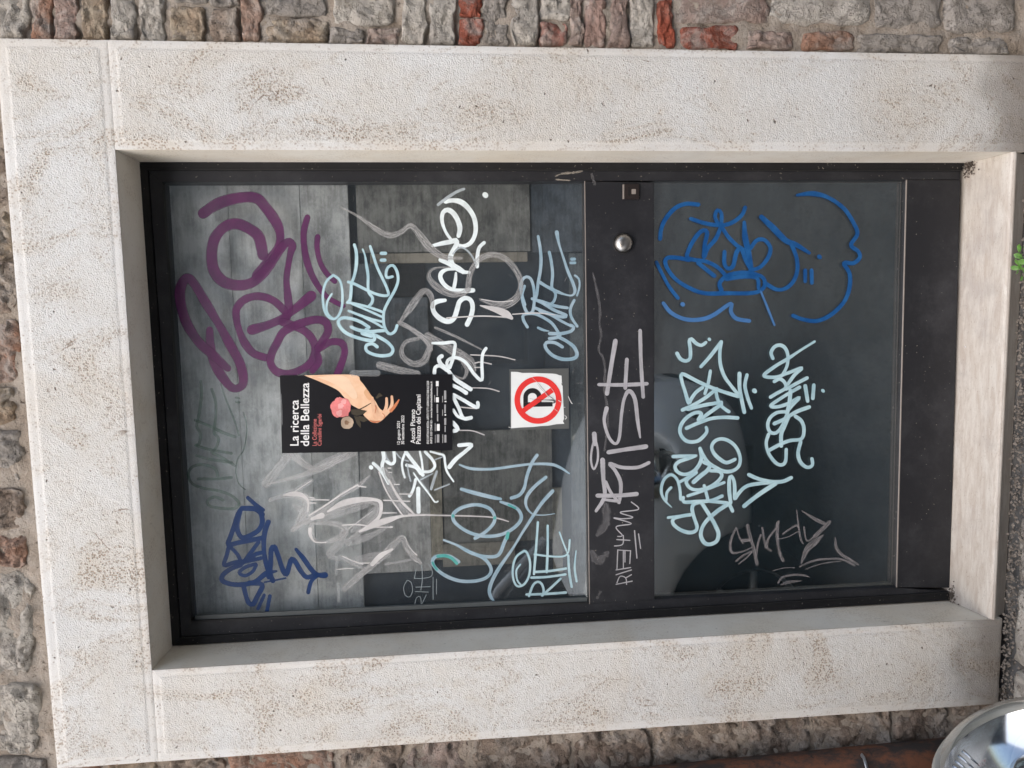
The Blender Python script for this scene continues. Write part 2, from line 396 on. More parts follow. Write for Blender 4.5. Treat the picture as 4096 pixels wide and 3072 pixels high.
# paving stones along the foot of the wall, children of the ground
k = 0
y = -0.012
rowd = [0.11]
for ri, d in enumerate(rowd):
    x = -1.75 + random.uniform(-.1, 0)
    while x < 1.6:
        w = random.uniform(0.16, 0.30)
        q = [(x + .006, y - d + .006), (x + w - .006, y - d + .006), (x + w - .006, y - .006), (x + .006, y - .006)]
        v, f = blob_block(q, lambda a, b, h: (a, b, ZG - 0.012 + h), 0.012, 900 + k, 8, 0.2, 0.003, True)
        mesh_obj('paving_stone', v, f, R[random.choice(['white', 'white', 'grey'])], g, True)
        x += w; k += 1
    y -= d

# ---------------------------------------------------------------- masonry wall
wall = thing('masonry_wall', 'old wall of mixed brick and rough limestone rubble round the pale stone doorway', 'wall')
YM = 0.021    # mortar face
mb = MB()
NX = 0
def mortar_sheet(x0, x1, z0, z1, st=0.012):
    nx = max(2, int((x1 - x0) / st)); nz = max(2, int((z1 - z0) / st)); V = []; F = []
    for j in range(nz + 1):
        for i in range(nx + 1):
            x = x0 + (x1 - x0) * i / nx; z = z0 + (z1 - z0) * j / nz
            y = YM + 0.010 * noise.noise(Vector((x * 14, z * 14, 1))) + 0.008 * noise.noise(Vector((x * 45, z * 45, 5)))
            V.append((x, y, z))
    for j in range(nz):
        for i in range(nx):
            a = j * (nx + 1) + i; F.append((a, a + 1, a + nx + 2, a + nx + 1))
    mb.add(V, F)
XL, XR, ZT = -1.055, 0.632, 2.388
mortar_sheet(-2.3, XL + .03, -0.1, 3.2); mortar_sheet(XR - .03, 1.9, -0.1, 3.2); mortar_sheet(XL + .03, XR - .03, ZT - .03, 3.2)
mb.box((-7, YM + 0.03, -0.1), (XL + .05, 0.45, 5.5)); mb.box((XR - .05, YM + 0.03, -0.1), (6.5, 0.45, 5.5)); mb.box((XL + .05, YM + 0.03, ZT - .02), (XR - .05, 0.45, 5.5))
o = mb.build('mortar', M['mortar'], wall, True, kind='stuff')
wall_plane = lambda a, b, h: (a, YM - h, b)
used = []
cnt = [0]
def piece(quad, mat, prot=0.012, n=20, rnd=0.2, rough=0.009):
    cnt[0] += 1
    v, f = blob_block(quad, wall_plane, prot, cnt[0], n, rnd, rough)
    nm = 'brick' if mat in ('red', 'orange', 'pink', 'mauve') else 'stone'
    mesh_obj(nm, v, [q[::1] for q in f], R[mat], wall, True)
    xs = [q[0] for q in quad]; zs = [q[1] for q in quad]; used.append((min(xs), max(xs), min(zs), max(zs)))
def wp(x0, x1, y0, y1, mat, prot=0.009, **kw):
    """a stone measured in the photograph: picture columns x0..x1 (height in the wall), picture rows y0..y1"""
    c = [P(x1, y1, 0.02), P(x1, y0, 0.02), P(x0, y0, 0.02), P(x0, y1, 0.02)]
    piece([(q.x, q.z) for q in c], mat, prot, **kw)
# right of the doorway (top of the picture); the lower rows run behind the jamb
for a in [(-60, 118, -90, 170, 'white'), (128, 217, -70, 170, 'orange'), (222, 308, -80, 170, 'pink'), (326, 442, -90, 172, 'tan'),
          (452, 548, -80, 172, 'white'), (560, 664, -80, 172, 'white'), (682, 828, 22, 172, 'tan'), (694, 830, -90, 14, 'grey'), (834, 962, 34, 172, 'brown'), (838, 960, -90, 26, 'grey'),
          (970, 1046, -90, 174, 'orange'), (1054, 1312, 78, 176, 'tan'), (1050, 1300, -90, 70, 'grey'), (1316, 1462, 112, 180, 'grey'), (1330, 1582, -90, 106, 'white'),
          (1466, 1600, 116, 180, 'mauve'), (1606, 1706, -90, 182, 'white'), (1716, 1818, -90, 184, 'white'), (1838, 1930, 2, 70, 'red'), (1836, 1932, 76, 184, 'red'), (1838, 1930, -90, -4, 'pink'),
          (1938, 2030, -90, 186, 'grey'), (2042, 2154, -90, 188, 'white'), (2160, 2270, 90, 190, 'red'), (2160, 2284, -90, 84, 'white'),
          (2276, 2332, -40, 190, 'mauve'), (2338, 2422, -90, 192, 'pink'), (2430, 2514, -90, 194, 'mauve'), (2520, 2616, -60, 194, 'white'), (2626, 2694, 0, 196, 'red'),
          (2726, 2954, 105, 200, 'red'), (2982, 3166, 122, 204, 'mauve'), (3206, 3418, 130, 208, 'orange'), (3426, 3764, 138, 216, 'grey'), (3792, 4030, 150, 226, 'grey'),
          (2702, 3078, -110, 96, 'mauve'), (3086, 3486, -110, 100, 'white'), (3494, 3770, -110, 116, 'grey'), (3778, 4060, -110, 140, 'grey')]:
    wp(*a)
# above the lintel (left edge of the picture)
for a in [(-150, 40, 160, 330, 'grey'), (-150, 60, 340, 560, 'tan'), (-150, 60, 575, 830, 'brown'), (-150, 60, 840, 1040, 'tan'), (-150, 80, 1050, 1260, 'brown'),
          (-150, 84, 1275, 1530, 'orange'), (-150, 60, 1545, 1700, 'tan'), (-150, 92, 1715, 1930, 'grey'), (-150, 90, 1945, 2120, 'brown'), (-40, 108, 2135, 2270, 'orange'),
          (-150, 134, 2290, 2705, 'white'), (-150, 166, 2730, 3010, 'white'), (-150, 190, 3030, 3200, 'grey')]:
    wp(*a, prot=0.008, n=26, rough=0.013)
# left of the doorway (bottom of the picture): low, rough, mostly darker
for a in [(236, 420, 3040, 3240, 'orange'), (430, 640, 3020, 3240, 'tan'), (650, 900, 3010, 3240, 'brown'), (910, 1340, 2990, 3240, 'orange'),
          (1352, 1620, 2960, 3200, 'brown'), (1630, 1880, 2950, 3200, 'mauve'), (1890, 2280, 2930, 3200, 'brown'), (2296, 2600, 2900, 3160, 'dark'), (2612, 2960, 2880, 3120, 'brown'),
          (2972, 3240, 2850, 3100, 'dark'), (3252, 3560, 2830, 3060, 'brown'), (3570, 3800, 2800, 3040, 'dark'), (3810, 4060, 2780, 3020, 'brown')]:
    wp(*a, prot=0.005, n=26, rough=0.016)
# the rest of the wall in rough courses
def fill(x0, x1, z0, z1):
    z = z0
    while z < z1:
        h = random.choice([0.055, 0.06, 0.075, 0.10, 0.14]); x = x0 + random.uniform(-.05, 0)
        while x < x1:
            w = random.uniform(0.09, 0.17) if h < 0.08 else random.uniform(0.14, 0.28)
            a, b, c, d = x + .005, min(x + w, x1) - .005, z + .005, z + h - .005
            if b - a > 0.03 and not any(a < q[1] + 0.004 and b > q[0] - 0.004 and c < q[3] + 0.004 and d > q[2] - 0.004 for q in used0):
                mt = random.choice(['red', 'orange', 'pink', 'mauve', 'pink'] if h < 0.08 else ['white', 'grey', 'tan', 'white', 'brown'])
                j = lambda: random.uniform(-.004, .004)
                piece([(a + j(), c + j()), (b + j(), c + j()), (b + j(), d + j()), (a + j(), d + j())], mt, random.uniform(.012, .024), 5)
            x += w
        z += h
used0 = list(used)
fill(XR + .16, 1.85, -0.05, 3.15)
fill(-2.28, XL - .10, -0.05, 3.15)
fill(-1.20, .82, ZT + .06, 3.15)

# ---------------------------------------------------------------- stone doorway
sur = thing('stone_door_surround', 'pale bush-hammered travertine surround framing the dark glazed door', 'door surround')
def slab(name, corners, smooth_edges, label=None, ya=0.0, yb=RW + 0.06, step=0.0052, field=True, joint=0.0012):
    """block with a hammered field inside a smooth drafted margin. corners x,z: bl, br, tr, tl"""
    (ax, az), (bx, bz), (cx, cz), (dx, dz) = corners
    w = math.hypot(bx - ax, bz - az); h = math.hypot(dx - ax, dz - az)
    nx = int(w / step); nz = int(h / step); V = []; F = []; FL = []
    l, r_, b_, t_ = smooth_edges
    for j in range(nz + 1):
        v = j / nz
        for i in range(nx + 1):
            u = i / nx
            x = (ax * (1 - u) + bx * u) * (1 - v) + (dx * (1 - u) + cx * u) * v
            z = (az * (1 - u) + bz * u) * (1 - v) + (dz * (1 - u) + cz * u) * v
            e = min((u * w - l) if l > 0 else 9, ((1 - u) * w - r_) if r_ > 0 else 9, (v * h - b_) if b_ > 0 else 9, ((1 - v) * h - t_) if t_ > 0 else 9)
            e += 0.0012 * noise.noise(Vector((x * 120, z * 120, 2)))
            k = min(1, max(0, e / 0.004)); FL.append(k)
            d = 0.0006 + 0.0006 * noise.noise(Vector((x * 95, z * 75, 0))) + 0.0010 * noise.noise(Vector((x * 190, z * 150, 4)))
            y = ya - k * d
            ed = min(u * w, (1 - u) * w, v * h, (1 - v) * h)
            if ed < 1e-6: y = ya + 0.0009 + 0.0015 * abs(noise.noise(Vector((x * 25, z * 25, 7))))
            V.append((x, y, z))
    for j in range(nz):
        for i in range(nx):
            a = j * (nx + 1) + i; F.append((a, a + 1, a + nx + 2, a + nx + 1))
    o = mesh_obj(name, V, F, M['stone'], sur, True, label)
    fa = o.data.attributes.new('field', 'FLOAT', 'POINT'); fa.data.foreach_set('value', FL)
    # body behind the face, honed sides
    m2 = MB(); m2.prism([(ax, az), (bx, bz), (cx, cz), (dx, dz)], ya + 0.0035, yb)
    me2 = m2.build(name + '_body', M['stone_smooth'], o)
    return o
def xz(px, py, Y=0.0):
    q = P(px, py, Y); return (q.x, q.z)
iTR = xz(456, 598); iTL = xz(608, 2683); iBR = (0.3955, -0.03); iBL = (-0.8195, -0.03)
oTR = (0.633, 2.389); oTL = (-1.053, 2.388); oBR = (0.628, -0.03); oBL = (-1.058, -0.03)
J = 0.0006
M1 = 0.017
slab('lintel', [(oTL[0], 2.1545), (0.633, 2.1545), (0.633, 2.389), (-1.053, 2.388)], (M1, M1, M1, M1 + 0.004))
slab('jamb', [iBR, oBR, (0.633, 2.1545 - J), (0.3975, 2.1545 - J)], (0.016, M1, 0, M1))
slab('jamb', [oBL, iBL, (-0.8215, 2.1545 - J), (-1.053, 2.1545 - J)], (M1, M1, 0, M1))
# honed inner reveals, 2 mm proud of the block sides
mb = MB()
# sill with a rounded nose, falling outwards
xa, xb = -0.8185, 0.3950
prof = [(RW + 0.06, 0.030), (RW, 0.026), (0.06, 0.014), (0.012, 0.008), (0.003, 0.006), (-0.002, 0.003), (-0.004, -0.002), (-0.003, -0.006), (0.006, -0.010), (0.03, -0.06), (RW + 0.06, -0.06)]
n = len(prof)
mb.add([(xa, y, z) for y, z in prof] + [(xb, y, z) for y, z in prof], [tuple(range(n)), tuple(range(2 * n - 1, n - 1, -1))] + [(i, (i + 1) % n, (i + 1) % n + n, i + n) for i in range(n)])
mb.build('sill', M['sill'], sur, False, bevel=0.0)
# grit and dirt packed in the sill corner
def crumbs(name, c, sp, n, rad, mat, parent, label=None):
    m_ = MB(); rng = random.Random(5)
    for i in range(n):
        p = Vector(c) + Vector((rng.gauss(0, sp[0]), rng.gauss(0, sp[1]), abs(rng.gauss(0, sp[2]))))
        r = rad * rng.uniform(.4, 1.2)
        m_.add([p + Vector(q) * r for q in ((1, 0, 0), (-1, 0, 0), (0, 1, 0), (0, -1, 0), (0, 0, 1), (0, 0, -1))], [(0, 2, 4), (2, 1, 4), (1, 3, 4), (3, 0, 4), (2, 0, 5), (1, 2, 5), (3, 1, 5), (0, 3, 5)])
    return m_.build(name, mat, parent, label=label, kind='stuff')
M['dirt'] = plain('brown_grit', (0.13, 0.105, 0.085), 0.95, var=0.5)
crumbs('grit', (0.385, RW - 0.012, 0.024), (.012, .010, .006), 260, .0022, M['dirt'], sur)
crumbs('grit', (-0.80, RW - 0.01, 0.024), (.012, .008, .004), 160, .0022, M['dirt'], sur)
m_ = MB(); rng = random.Random(8)
for i in range(1500):
    p = Vector((rng.uniform(-1.1, 0.68), -abs(rng.gauss(0, .022)) + 0.004, ZG + rng.uniform(-.004, .012))); r = rng.uniform(.0015, .006)
    m_.add([p + Vector(q) * r * rng.uniform(.6, 1.2) for q in ((1, 0, 0), (-1, 0, 0), (0, 1, 0), (0, -1, 0), (0, 0, 1), (0, 0, -1))], [(0, 2, 4), (2, 1, 4), (1, 3, 4), (3, 0, 4), (2, 0, 5), (1, 2, 5), (3, 1, 5), (0, 3, 5)])
m_.build('grit', plain('grey_brown_grit', (0.22, 0.19, 0.16), 0.95, var=0.5), g, kind='stuff')
m_ = MB(); m_.prism([xz(3858, 1380, .11), xz(3884, 1385, .11), xz(3880, 1412, .11), xz(3862, 1408, .11)], 0.104, 0.115)
q = m_.build('putty_blob', plain('white_putty', (0.75, 0.74, 0.72), 0.35), sur, True, bevel=0.003)

# room behind the door
mb = MB(); mb.box((-1.4, RW + 0.07, -0.1), (1.0, 2.2, 2.9))
room = mb.build('interior_wall', plain('dim_room_plaster', (0.10, 0.10, 0.095), 0.9), None, kind='structure')
bm = bmesh.new(); bm.from_mesh(room.data)
bmesh.ops.delete(bm, geom=[f for f in bm.faces if abs(f.calc_center_median().y - (RW + 0.07)) < 1e-3], context='FACES')
bmesh.ops.reverse_faces(bm, faces=bm.faces); bm.to_mesh(room.data); bm.free()

# ---------------------------------------------------------------- the door
door = thing('glazed_door', 'dark bronze metal door with two glass panes covered in graffiti tags', 'door')
def bar(name, pts, Y0, Y1, mat, parent, bev=0.0012, label=None):
    m_ = MB(); m_.prism([xz(a, b, RW) for a, b in pts], Y0, Y1); return m_.build(name, mat, parent, bevel=bev, label=label)
fo = [(551, 647), (3854, 651), (3810, 2398), (687, 2581)]       # outer corners (picture order tl tr br bl)
fi = [(592, 678), (3846, 681), (3803, 2369), (722, 2550)]       # rebate line
pu = [(648, 729), (2339, 725), (2358, 2415), (763, 2489)]
pl = [(2616, 730), (3628, 720), (3587, 2349), (2618, 2399)]
fr = bpy.data.objects.new('door_frame', None); link(fr); fr.parent = door
bar('head', [fo[0], fi[0], fi[3], fo[3]], RW - 0.004, RW + 0.06, M['door_frame'], fr)
bar('upright', [fo[0], fo[1], fi[1], fi[0]], RW - 0.004, RW + 0.06, M['door_frame'], fr)
bar('upright', [fo[3], fi[3], fi[2], fo[2]], RW - 0.004, RW + 0.06, M['door_frame'], fr)
G = 3.0
li = [(fi[0][0] + G, fi[0][1] + G), (fi[1][0] - 4, fi[1][1] + G), (fi[2][0] - 4, fi[2][1] - G), (fi[3][0] + G, fi[3][1] - G)]
lf = bpy.data.objects.new('door_leaf', None); link(lf); lf.parent = door
bar('top_rail', [li[0], pu[0], pu[3], li[3]], RW, RW + 0.045, M['door'], lf)
bar('stile', [li[0], (li[1][0], li[1][1]), (li[1][0], pl[1][1] - 2), (pu[0][0], pu[0][1])], RW + 0.0008, RW + 0.045, M['door'], lf)
bar('stile', [li[3], pu[3], (pl[2][0] + 2, pl[2][1] + 2), (li[2][0], li[2][1])], RW + 0.0008, RW + 0.045, M['door'], lf)
bar('middle_rail', [pu[1], pl[0], pl[3], pu[2]], RW - 0.0004, RW + 0.045, M['door'], lf)
bar('bottom_rail', [pl[1], (li[1][0], pl[1][1]), (li[2][0], pl[2][1] + 2), pl[2]], RW - 0.0004, RW + 0.045, M['door'], lf)
# seals and glazing beads
def strip(name, a, b, w, Y0, Y1, mat, parent, label=None):
    A, B = Vector((a[0], a[1])), Vector((b[0], b[1])); d = (B - A).normalized(); nn = Vector((-d.y, d.x)) * w / 2
    return bar(name, [tuple(A + nn), tuple(B + nn), tuple(B - nn), tuple(A - nn)], Y0, Y1, mat, parent, 0.0, label)
strip('glazing_bead', (2339, 724), (2358, 2416), 2.6, RW - 0.0006, RW + 0.003, M['bead'], lf, 'pale worn bead at the foot of the upper pane')
strip('glazing_bead', (3627, 719), (3587, 2350), 2.6, RW - 0.0006, RW + 0.003, M['bead'], lf, 'pale worn bead at the foot of the lower pane')
strip('glazing_bead', (764, 2486), (2356, 2411), 6, RW - 0.001, RW + 0.012, M['gasket'], lf)
strip('glass_edge', (778, 2476), (2350, 2402), 20, RW + 0.004, RW + 0.0115, plain('grey_glass_edge', (0.085, 0.095, 0.095), 0.5), lf)
strip('glazing_bead', (649, 732), (763, 2486), 4, RW - 0.001, RW + 0.012, M['gasket'], lf)
strip('seal', (575, 679.5), (3846, 682.5), 3.4, RW - 0.0043, RW + 0.02, M['gasket'], fr)
strip('seal', (725, 2548.5), (3803, 2367.5), 3.4, RW - 0.0043, RW + 0.02, M['gasket'], fr)
# glass
def pane(name, q, mat, label):
    m_ = MB(); m_.prism([xz(a, b, GLY) for a, b in q], GLY, GLY + 0.006); return m_.build(name, mat, door, label=label)
def single(name, q, mat, label):
    return mesh_obj(name, [P(a, b, GLY) for a, b in q], [(0, 1, 2, 3)], mat, door, label=label)
g1 = pane('glass_pane', [(630, 712), (2352, 712), (2372, 2432), (745, 2506)], M['glass'], 'large upper pane crowded with tags, wiped paint, a poster and a sign')
g2 = pane('glass_pane', [(2600, 716), (3642, 708), (3600, 2364), (2602, 2414)], M['glass_low'], 'smaller lower pane with a blue crown tag and pale cyan writing')

# boards and panels added behind the glass; upper greys stand for reflected tones
brd = thing('reflection_boards', 'grey boards and dark panels added behind the door glass, toned like its reflections', 'boards')
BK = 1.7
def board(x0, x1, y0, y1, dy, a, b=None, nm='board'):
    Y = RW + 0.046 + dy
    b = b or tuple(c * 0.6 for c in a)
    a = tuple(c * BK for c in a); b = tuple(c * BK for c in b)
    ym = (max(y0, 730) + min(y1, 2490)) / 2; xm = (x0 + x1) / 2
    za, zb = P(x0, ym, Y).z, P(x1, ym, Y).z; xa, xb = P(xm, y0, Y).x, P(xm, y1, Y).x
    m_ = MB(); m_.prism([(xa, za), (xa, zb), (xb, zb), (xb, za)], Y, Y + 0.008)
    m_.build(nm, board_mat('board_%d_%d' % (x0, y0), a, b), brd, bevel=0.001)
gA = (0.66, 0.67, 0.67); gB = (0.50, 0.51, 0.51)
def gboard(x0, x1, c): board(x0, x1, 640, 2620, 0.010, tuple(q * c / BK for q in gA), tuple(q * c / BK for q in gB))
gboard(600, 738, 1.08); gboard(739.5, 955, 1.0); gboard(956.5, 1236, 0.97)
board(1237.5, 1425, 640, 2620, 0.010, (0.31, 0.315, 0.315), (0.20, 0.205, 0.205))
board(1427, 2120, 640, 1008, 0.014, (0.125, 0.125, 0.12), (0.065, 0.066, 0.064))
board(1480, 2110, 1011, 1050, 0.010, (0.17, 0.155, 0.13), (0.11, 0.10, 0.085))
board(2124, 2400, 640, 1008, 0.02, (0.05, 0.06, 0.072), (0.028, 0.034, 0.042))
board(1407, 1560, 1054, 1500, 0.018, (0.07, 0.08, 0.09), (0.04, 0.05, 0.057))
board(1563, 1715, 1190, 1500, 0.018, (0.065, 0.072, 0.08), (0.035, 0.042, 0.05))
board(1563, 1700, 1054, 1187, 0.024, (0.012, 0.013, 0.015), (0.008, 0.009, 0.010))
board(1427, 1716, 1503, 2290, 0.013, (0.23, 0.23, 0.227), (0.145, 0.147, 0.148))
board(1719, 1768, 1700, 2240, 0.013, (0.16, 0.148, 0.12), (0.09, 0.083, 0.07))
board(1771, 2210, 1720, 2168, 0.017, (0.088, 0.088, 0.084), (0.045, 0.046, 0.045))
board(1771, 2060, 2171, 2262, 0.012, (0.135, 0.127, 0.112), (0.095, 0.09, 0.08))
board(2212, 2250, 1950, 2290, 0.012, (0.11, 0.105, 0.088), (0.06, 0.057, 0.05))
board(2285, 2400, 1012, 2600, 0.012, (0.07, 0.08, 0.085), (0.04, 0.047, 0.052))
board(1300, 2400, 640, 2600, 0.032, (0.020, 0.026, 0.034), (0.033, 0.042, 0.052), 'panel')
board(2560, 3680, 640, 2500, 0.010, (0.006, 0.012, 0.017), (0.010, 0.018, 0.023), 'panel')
# knob and keyhole
kc = P(2490, 974, RW)
mb = MB(); mb.lathe([(0.0, 0.0001), (0.0, 0.025), (0.004, 0.026), (0.008, 0.025)], (kc.x, RW - 0.0002, kc.z), (0, -1, 0), 36)
kb = mb.build('knob', M['steel'], lf, True)
mb = MB(); pr = [(0.0 + 0.024 * sin(a) * 0.7 + 0.006, 0.024 * cos(a)) for a in [i * pi / 2 / 12 for i in range(13)]]
mb.lathe(pr, (kc.x, RW - 0.002, kc.z), (0, -1, 0), 36); mb.build('knob_dome', M['steel'], kb, True)
mb = MB(); mb.prism([xz(2488, 738, RW), xz(2555, 738, RW), xz(2555, 799, RW), xz(2488, 799, RW)], RW - 0.006, RW + 0.001)
kh = mb.build('lock_cover', M['blank_pl'], lf, bevel=0.0012)
mb = MB(); mb.prism([xz(2510, 750, RW), xz(2516, 750, RW), xz(2516, 785, RW), xz(2510, 785, RW)], RW - 0.0068, RW - 0.005); mb.build('keyhole', M['hole'], kh)
mb = MB(); mb.prism([xz(2524, 758, RW), xz(2541, 758, RW), xz(2541, 778, RW), xz(2524, 778, RW)], RW - 0.0072, RW - 0.005); mb.build('latch_tip', M['bead'], kh, bevel=0.0006)
strip('lock_edge', (2491, 740), (2491, 798), 6, RW - 0.0075, RW - 0.004, M['bead'], lf)
# ---------------------------------------------------------------- graffiti
CR = {'A': (600, 700, 2.07375), 'B': (1300, 700, 2.0109), 'C': (600, 1500, 1.659), 'D': (1300, 1500, 1.659), 'E': (2300, 600, 1.58), 'F': (2300, 1300, 1.3829),
      'G': (1050, 1450, 2.765), 'H1': (1270, 950, 3.3175), 'H2': (1650, 740, 2.765), 'H3': (2020, 900, 3.0175), 'H4': (1600, 1300, 2.764), 'H5': (1050, 1750, 2.3692),
      'H6': (1450, 1750, 4.1467), 'H7': (1650, 1800, 2.552), 'H8': (2340, 1340, 1.5643), 'J1': (2600, 1330, 3.6867), 'J2': (2600, 1750, 3.6867), 'J3': (3000, 1340, 2.963),
      'J4': (2880, 2000, 3.6867), 'J6': (2010, 1450, 5.53), 'W': (0, 0, 1.0)}
def cr(c, x, y):
    a, b, s = CR[c]; return (a + x / s, b + y / s)
def spline(pts, step):
    if len(pts) == 1: return [pts[0]]
    if len(pts) == 2:
        a, b = pts; n = max(2, int((Vector(b[:2]) - Vector(a[:2])).length / step)); return [tuple(a[k] + (b[k] - a[k]) * i / n for k in range(3)) for i in range(n + 1)]
    P_ = [pts[0]] + list(pts) + [pts[-1]]; out = []
    for i in range(1, len(P_) - 2):
        p0, p1, p2, p3 = P_[i - 1:i + 3]
        n = max(2, int(math.hypot(p2[0] - p1[0], p2[1] - p1[1]) / step))
        for j in range(n):
            t = j / n
            out.append(tuple(0.5 * (2 * p1[k] + (p2[k] - p0[k]) * t + (2 * p0[k] - 5 * p1[k] + 4 * p2[k] - p3[k]) * t * t + (3 * p1[k] - p0[k] - 3 * p2[k] + p3[k]) * t ** 3) for k in range(3)))
    out.append(tuple(P_[-2])); return out
LAYER = [0]
def tag_paint(mat, crop, width, strokes, parent, label, Y=GLY, rough_edge=0.03, name='graffiti_tag'):
    if name in ('tape_strip', 'scratch', 'tear') and len(strokes) > 1:
        for st in strokes: tag_paint(mat, crop, width, [st], parent, label, Y, rough_edge, name)
        return
    """strokes: lists of (x, y) or (x, y, width); a stroke may start with a number = its own width"""
    V = []; F = []; U = []
    rng = random.Random(LAYER[0] + 17); WK = 1.13 if mat in ('cyan', 'bluewhite', 'white', 'railwhite', 'crown', 'crown_light', 'chalk') else 1.0
    for st in strokes:
        w = width
        if isinstance(st[0], (int, float)): w = st[0]; st = st[1:]
        s = CR[crop][2]
        pts = [cr(crop, q[0], q[1]) + ((q[2] if len(q) > 2 else w) / s,) for q in st]
        pts = [(a_, b_, c_ * WK) for a_, b_, c_ in pts]
        if len(pts) == 1: pts = [pts[0], (pts[0][0] + 0.6, pts[0][1] + 0.6, pts[0][2])]
        sp = spline(pts, 7.0)
        # round caps
        LAYER[0] += 1
        y0 = Y - 0.0004 - (LAYER[0] % 40) * 0.00003
        base_w = sp[0][2] / 2; nC = 4
        path = []
        for i, (x, y, ww) in enumerate(sp):
            a = sp[max(i - 1, 0)]; b = sp[min(i + 1, len(sp) - 1)]
            d = Vector((b[0] - a[0], b[1] - a[1])); d = d.normalized() if d.length > 1e-6 else Vector((1, 0))
            path.append((x, y, ww / 2, d))
        x, y, r, d = path[0]
        pre = [(x - d.x * r * sin(t), y - d.y * r * sin(t), max(r * cos(t), 0.02), d) for t in [pi / 2 * k / nC for k in range(nC, 0, -1)]]
        x, y, r, d = path[-1]
        post = [(x + d.x * r * sin(t), y + d.y * r * sin(t), max(r * cos(t), 0.02), d) for t in [pi / 2 * k / nC for k in range(1, nC + 1)]]
        path = pre + path + post
        L = 0; prev = None; b0 = len(V); off = rng.uniform(0, 9)
        for i, (x, y, r, d) in enumerate(path):
            if prev: L += math.hypot(x - prev[0], y - prev[1]) * 0.00065
            prev = (x, y); jit = 1 + rng.uniform(-rough_edge, rough_edge) + 0.16 * noise.noise(Vector((x * 0.012, y * 0.012, LAYER[0])))
            nn = Vector((-d.y, d.x)) * r * jit
            yy = y0 - i * 0.0000004
            for kk in (-1, 0, 1):
                V.append(P(x + nn.x * kk, y + nn.y * kk, yy)); U.append((L + off, float(kk)))
        for i in range(len(path) - 1):
            for kk in (0, 1):
                a = b0 + i * 3 + kk; F.append((a, a + 1, a + 4, a + 3))
    o = mesh_obj(name, V, F, M[mat], parent, label=label, uvs=U)
    return o
T = tag_paint
# wiped, half removed paint first (it lies lowest)
T('wipefaint', 'H5', 60, [[100, (40, 430), (230, 190)], [50, (460, 410), (300, 510), (80, 590)], [50, (740, 1130), (880, 1200), (980, 1260), (900, 1300)], [30, (1170, 1200), (1400, 1160)],
   [70, (1090, 300, 30), (1180, 460, 60), (1270, 610, 80), (1400, 740, 50)], [90, (820, 990), (1000, 940, 70), (1200, 840, 20)], [80, (760, 900), (740, 1000), (640, 1100), (720, 1160, 40)], [110, (480, 300, 60), (620, 240, 110), (800, 150, 60)], [90, (560, 780, 40), (760, 700, 90), (980, 640, 60)], [120, (860, 880, 60), (1000, 780, 120), (1060, 680, 60)], [100, (300, 640, 40), (380, 700, 100), (340, 800, 60)], [90, (1150, 300, 50), (1250, 480, 90), (1330, 640, 50)], [120, (900, 1150, 60), (1060, 1130, 110), (1200, 1120, 40)]], g1, 'faint wiped grey smears on the left of the upper pane')
T('wipe', 'H5', 60, [[70, (860, 150), (700, 220), (560, 290), (400, 350, 50), (60, 440, 20)], [80, (290, 160), (380, 240), (470, 300, 60)],
   [70, (180, 560, 20), (300, 550, 60), (400, 570, 80), (420, 650, 80), (390, 740, 70), (330, 840, 60), (290, 870, 50)],
   [46, (300, 865), (430, 780), (600, 660), (760, 540), (900, 460), (1020, 360, 14)],
   [50, (400, 810), (560, 730, 60), (760, 650, 80), (930, 600, 80), (1060, 605, 70), (1105, 660, 70), (1090, 740, 60), (1040, 800), (960, 870), (820, 960, 20)],
   [45, (470, 835), (450, 900, 50), (490, 970, 40), (560, 995, 24), (680, 970, 50), (770, 920, 70), (780, 870, 70), (700, 820, 60), (570, 810, 40), (460, 815, 30)],
   [66, (780, 1430), (920, 1310), (1060, 1190), (1200, 1060), (1320, 950), (1370, 1050, 60), (1430, 1130, 60), (1500, 1190, 30)]], g1, 'large wiped grey letters with streaks left of centre on the upper pane')
T('wipefull', 'H5', 40, [[(200, 545, 10), (290, 535, 50), (370, 545, 46), (430, 600, 24), (430, 700, 12)], [(620, 700, 20), (760, 625, 60), (920, 590, 54), (1060, 590, 30), (1120, 620, 40), (1115, 730, 30), (1060, 800, 34), (930, 890, 20)],
   [(920, 890, 20), (1080, 820, 60), (1200, 780, 56), (1330, 745, 22), (1540, 735, 14)], [(560, 740, 60), (470, 770, 30)], [(450, 870, 40), (455, 930, 30), (500, 990, 12), (600, 995, 10)],
   [(1200, 400, 12), (1250, 500, 22), (1320, 610, 26), (1400, 690, 22), (1450, 740, 12)], [14, (1105, 330), (1160, 480), (1230, 600), (1330, 740)],
   [16, (440, 740), (600, 640), (760, 530), (900, 450)], [14, (1040, 1200, 40), (1120, 1120, 50), (1230, 1060, 20)],
   [12, (880, 455), (980, 470)], [12, (1300, 535), (1420, 537)], [12, (1150, 595), (1395, 605)], [12, (1250, 445), (1295, 445)], [12, (1190, 290), (1215, 290)], [10, (1200, 330), (1225, 332)], [12, (450, 590), (630, 592)], [12, (450, 570), (490, 575)], [12, (450, 620), (505, 622)],
   [14, (760, 830), (900, 825), (1000, 840)], [14, (1080, 850), (1230, 850)], [18, (1130, 715), (1270, 715, 8)], [12, (930, 1190), (1100, 1190)], [9, (700, 1250), (860, 1240)], [12, (760, 1125), (870, 1175), (950, 1200)], [10, (1350, 940), (1400, 1050), (1465, 1115)], [8, (310, 510), (460, 410)], [8, (810, 870), (1040, 700)]],
  g1, 'thick pale grey paint with thin runs beside the poster')
T('drip', 'H7', 15, [[(-40, 655), (200, 665), (600, 675), (830, 690), (980, 730, 10)]], g1, 'one long thin grey paint run crossing the big O')
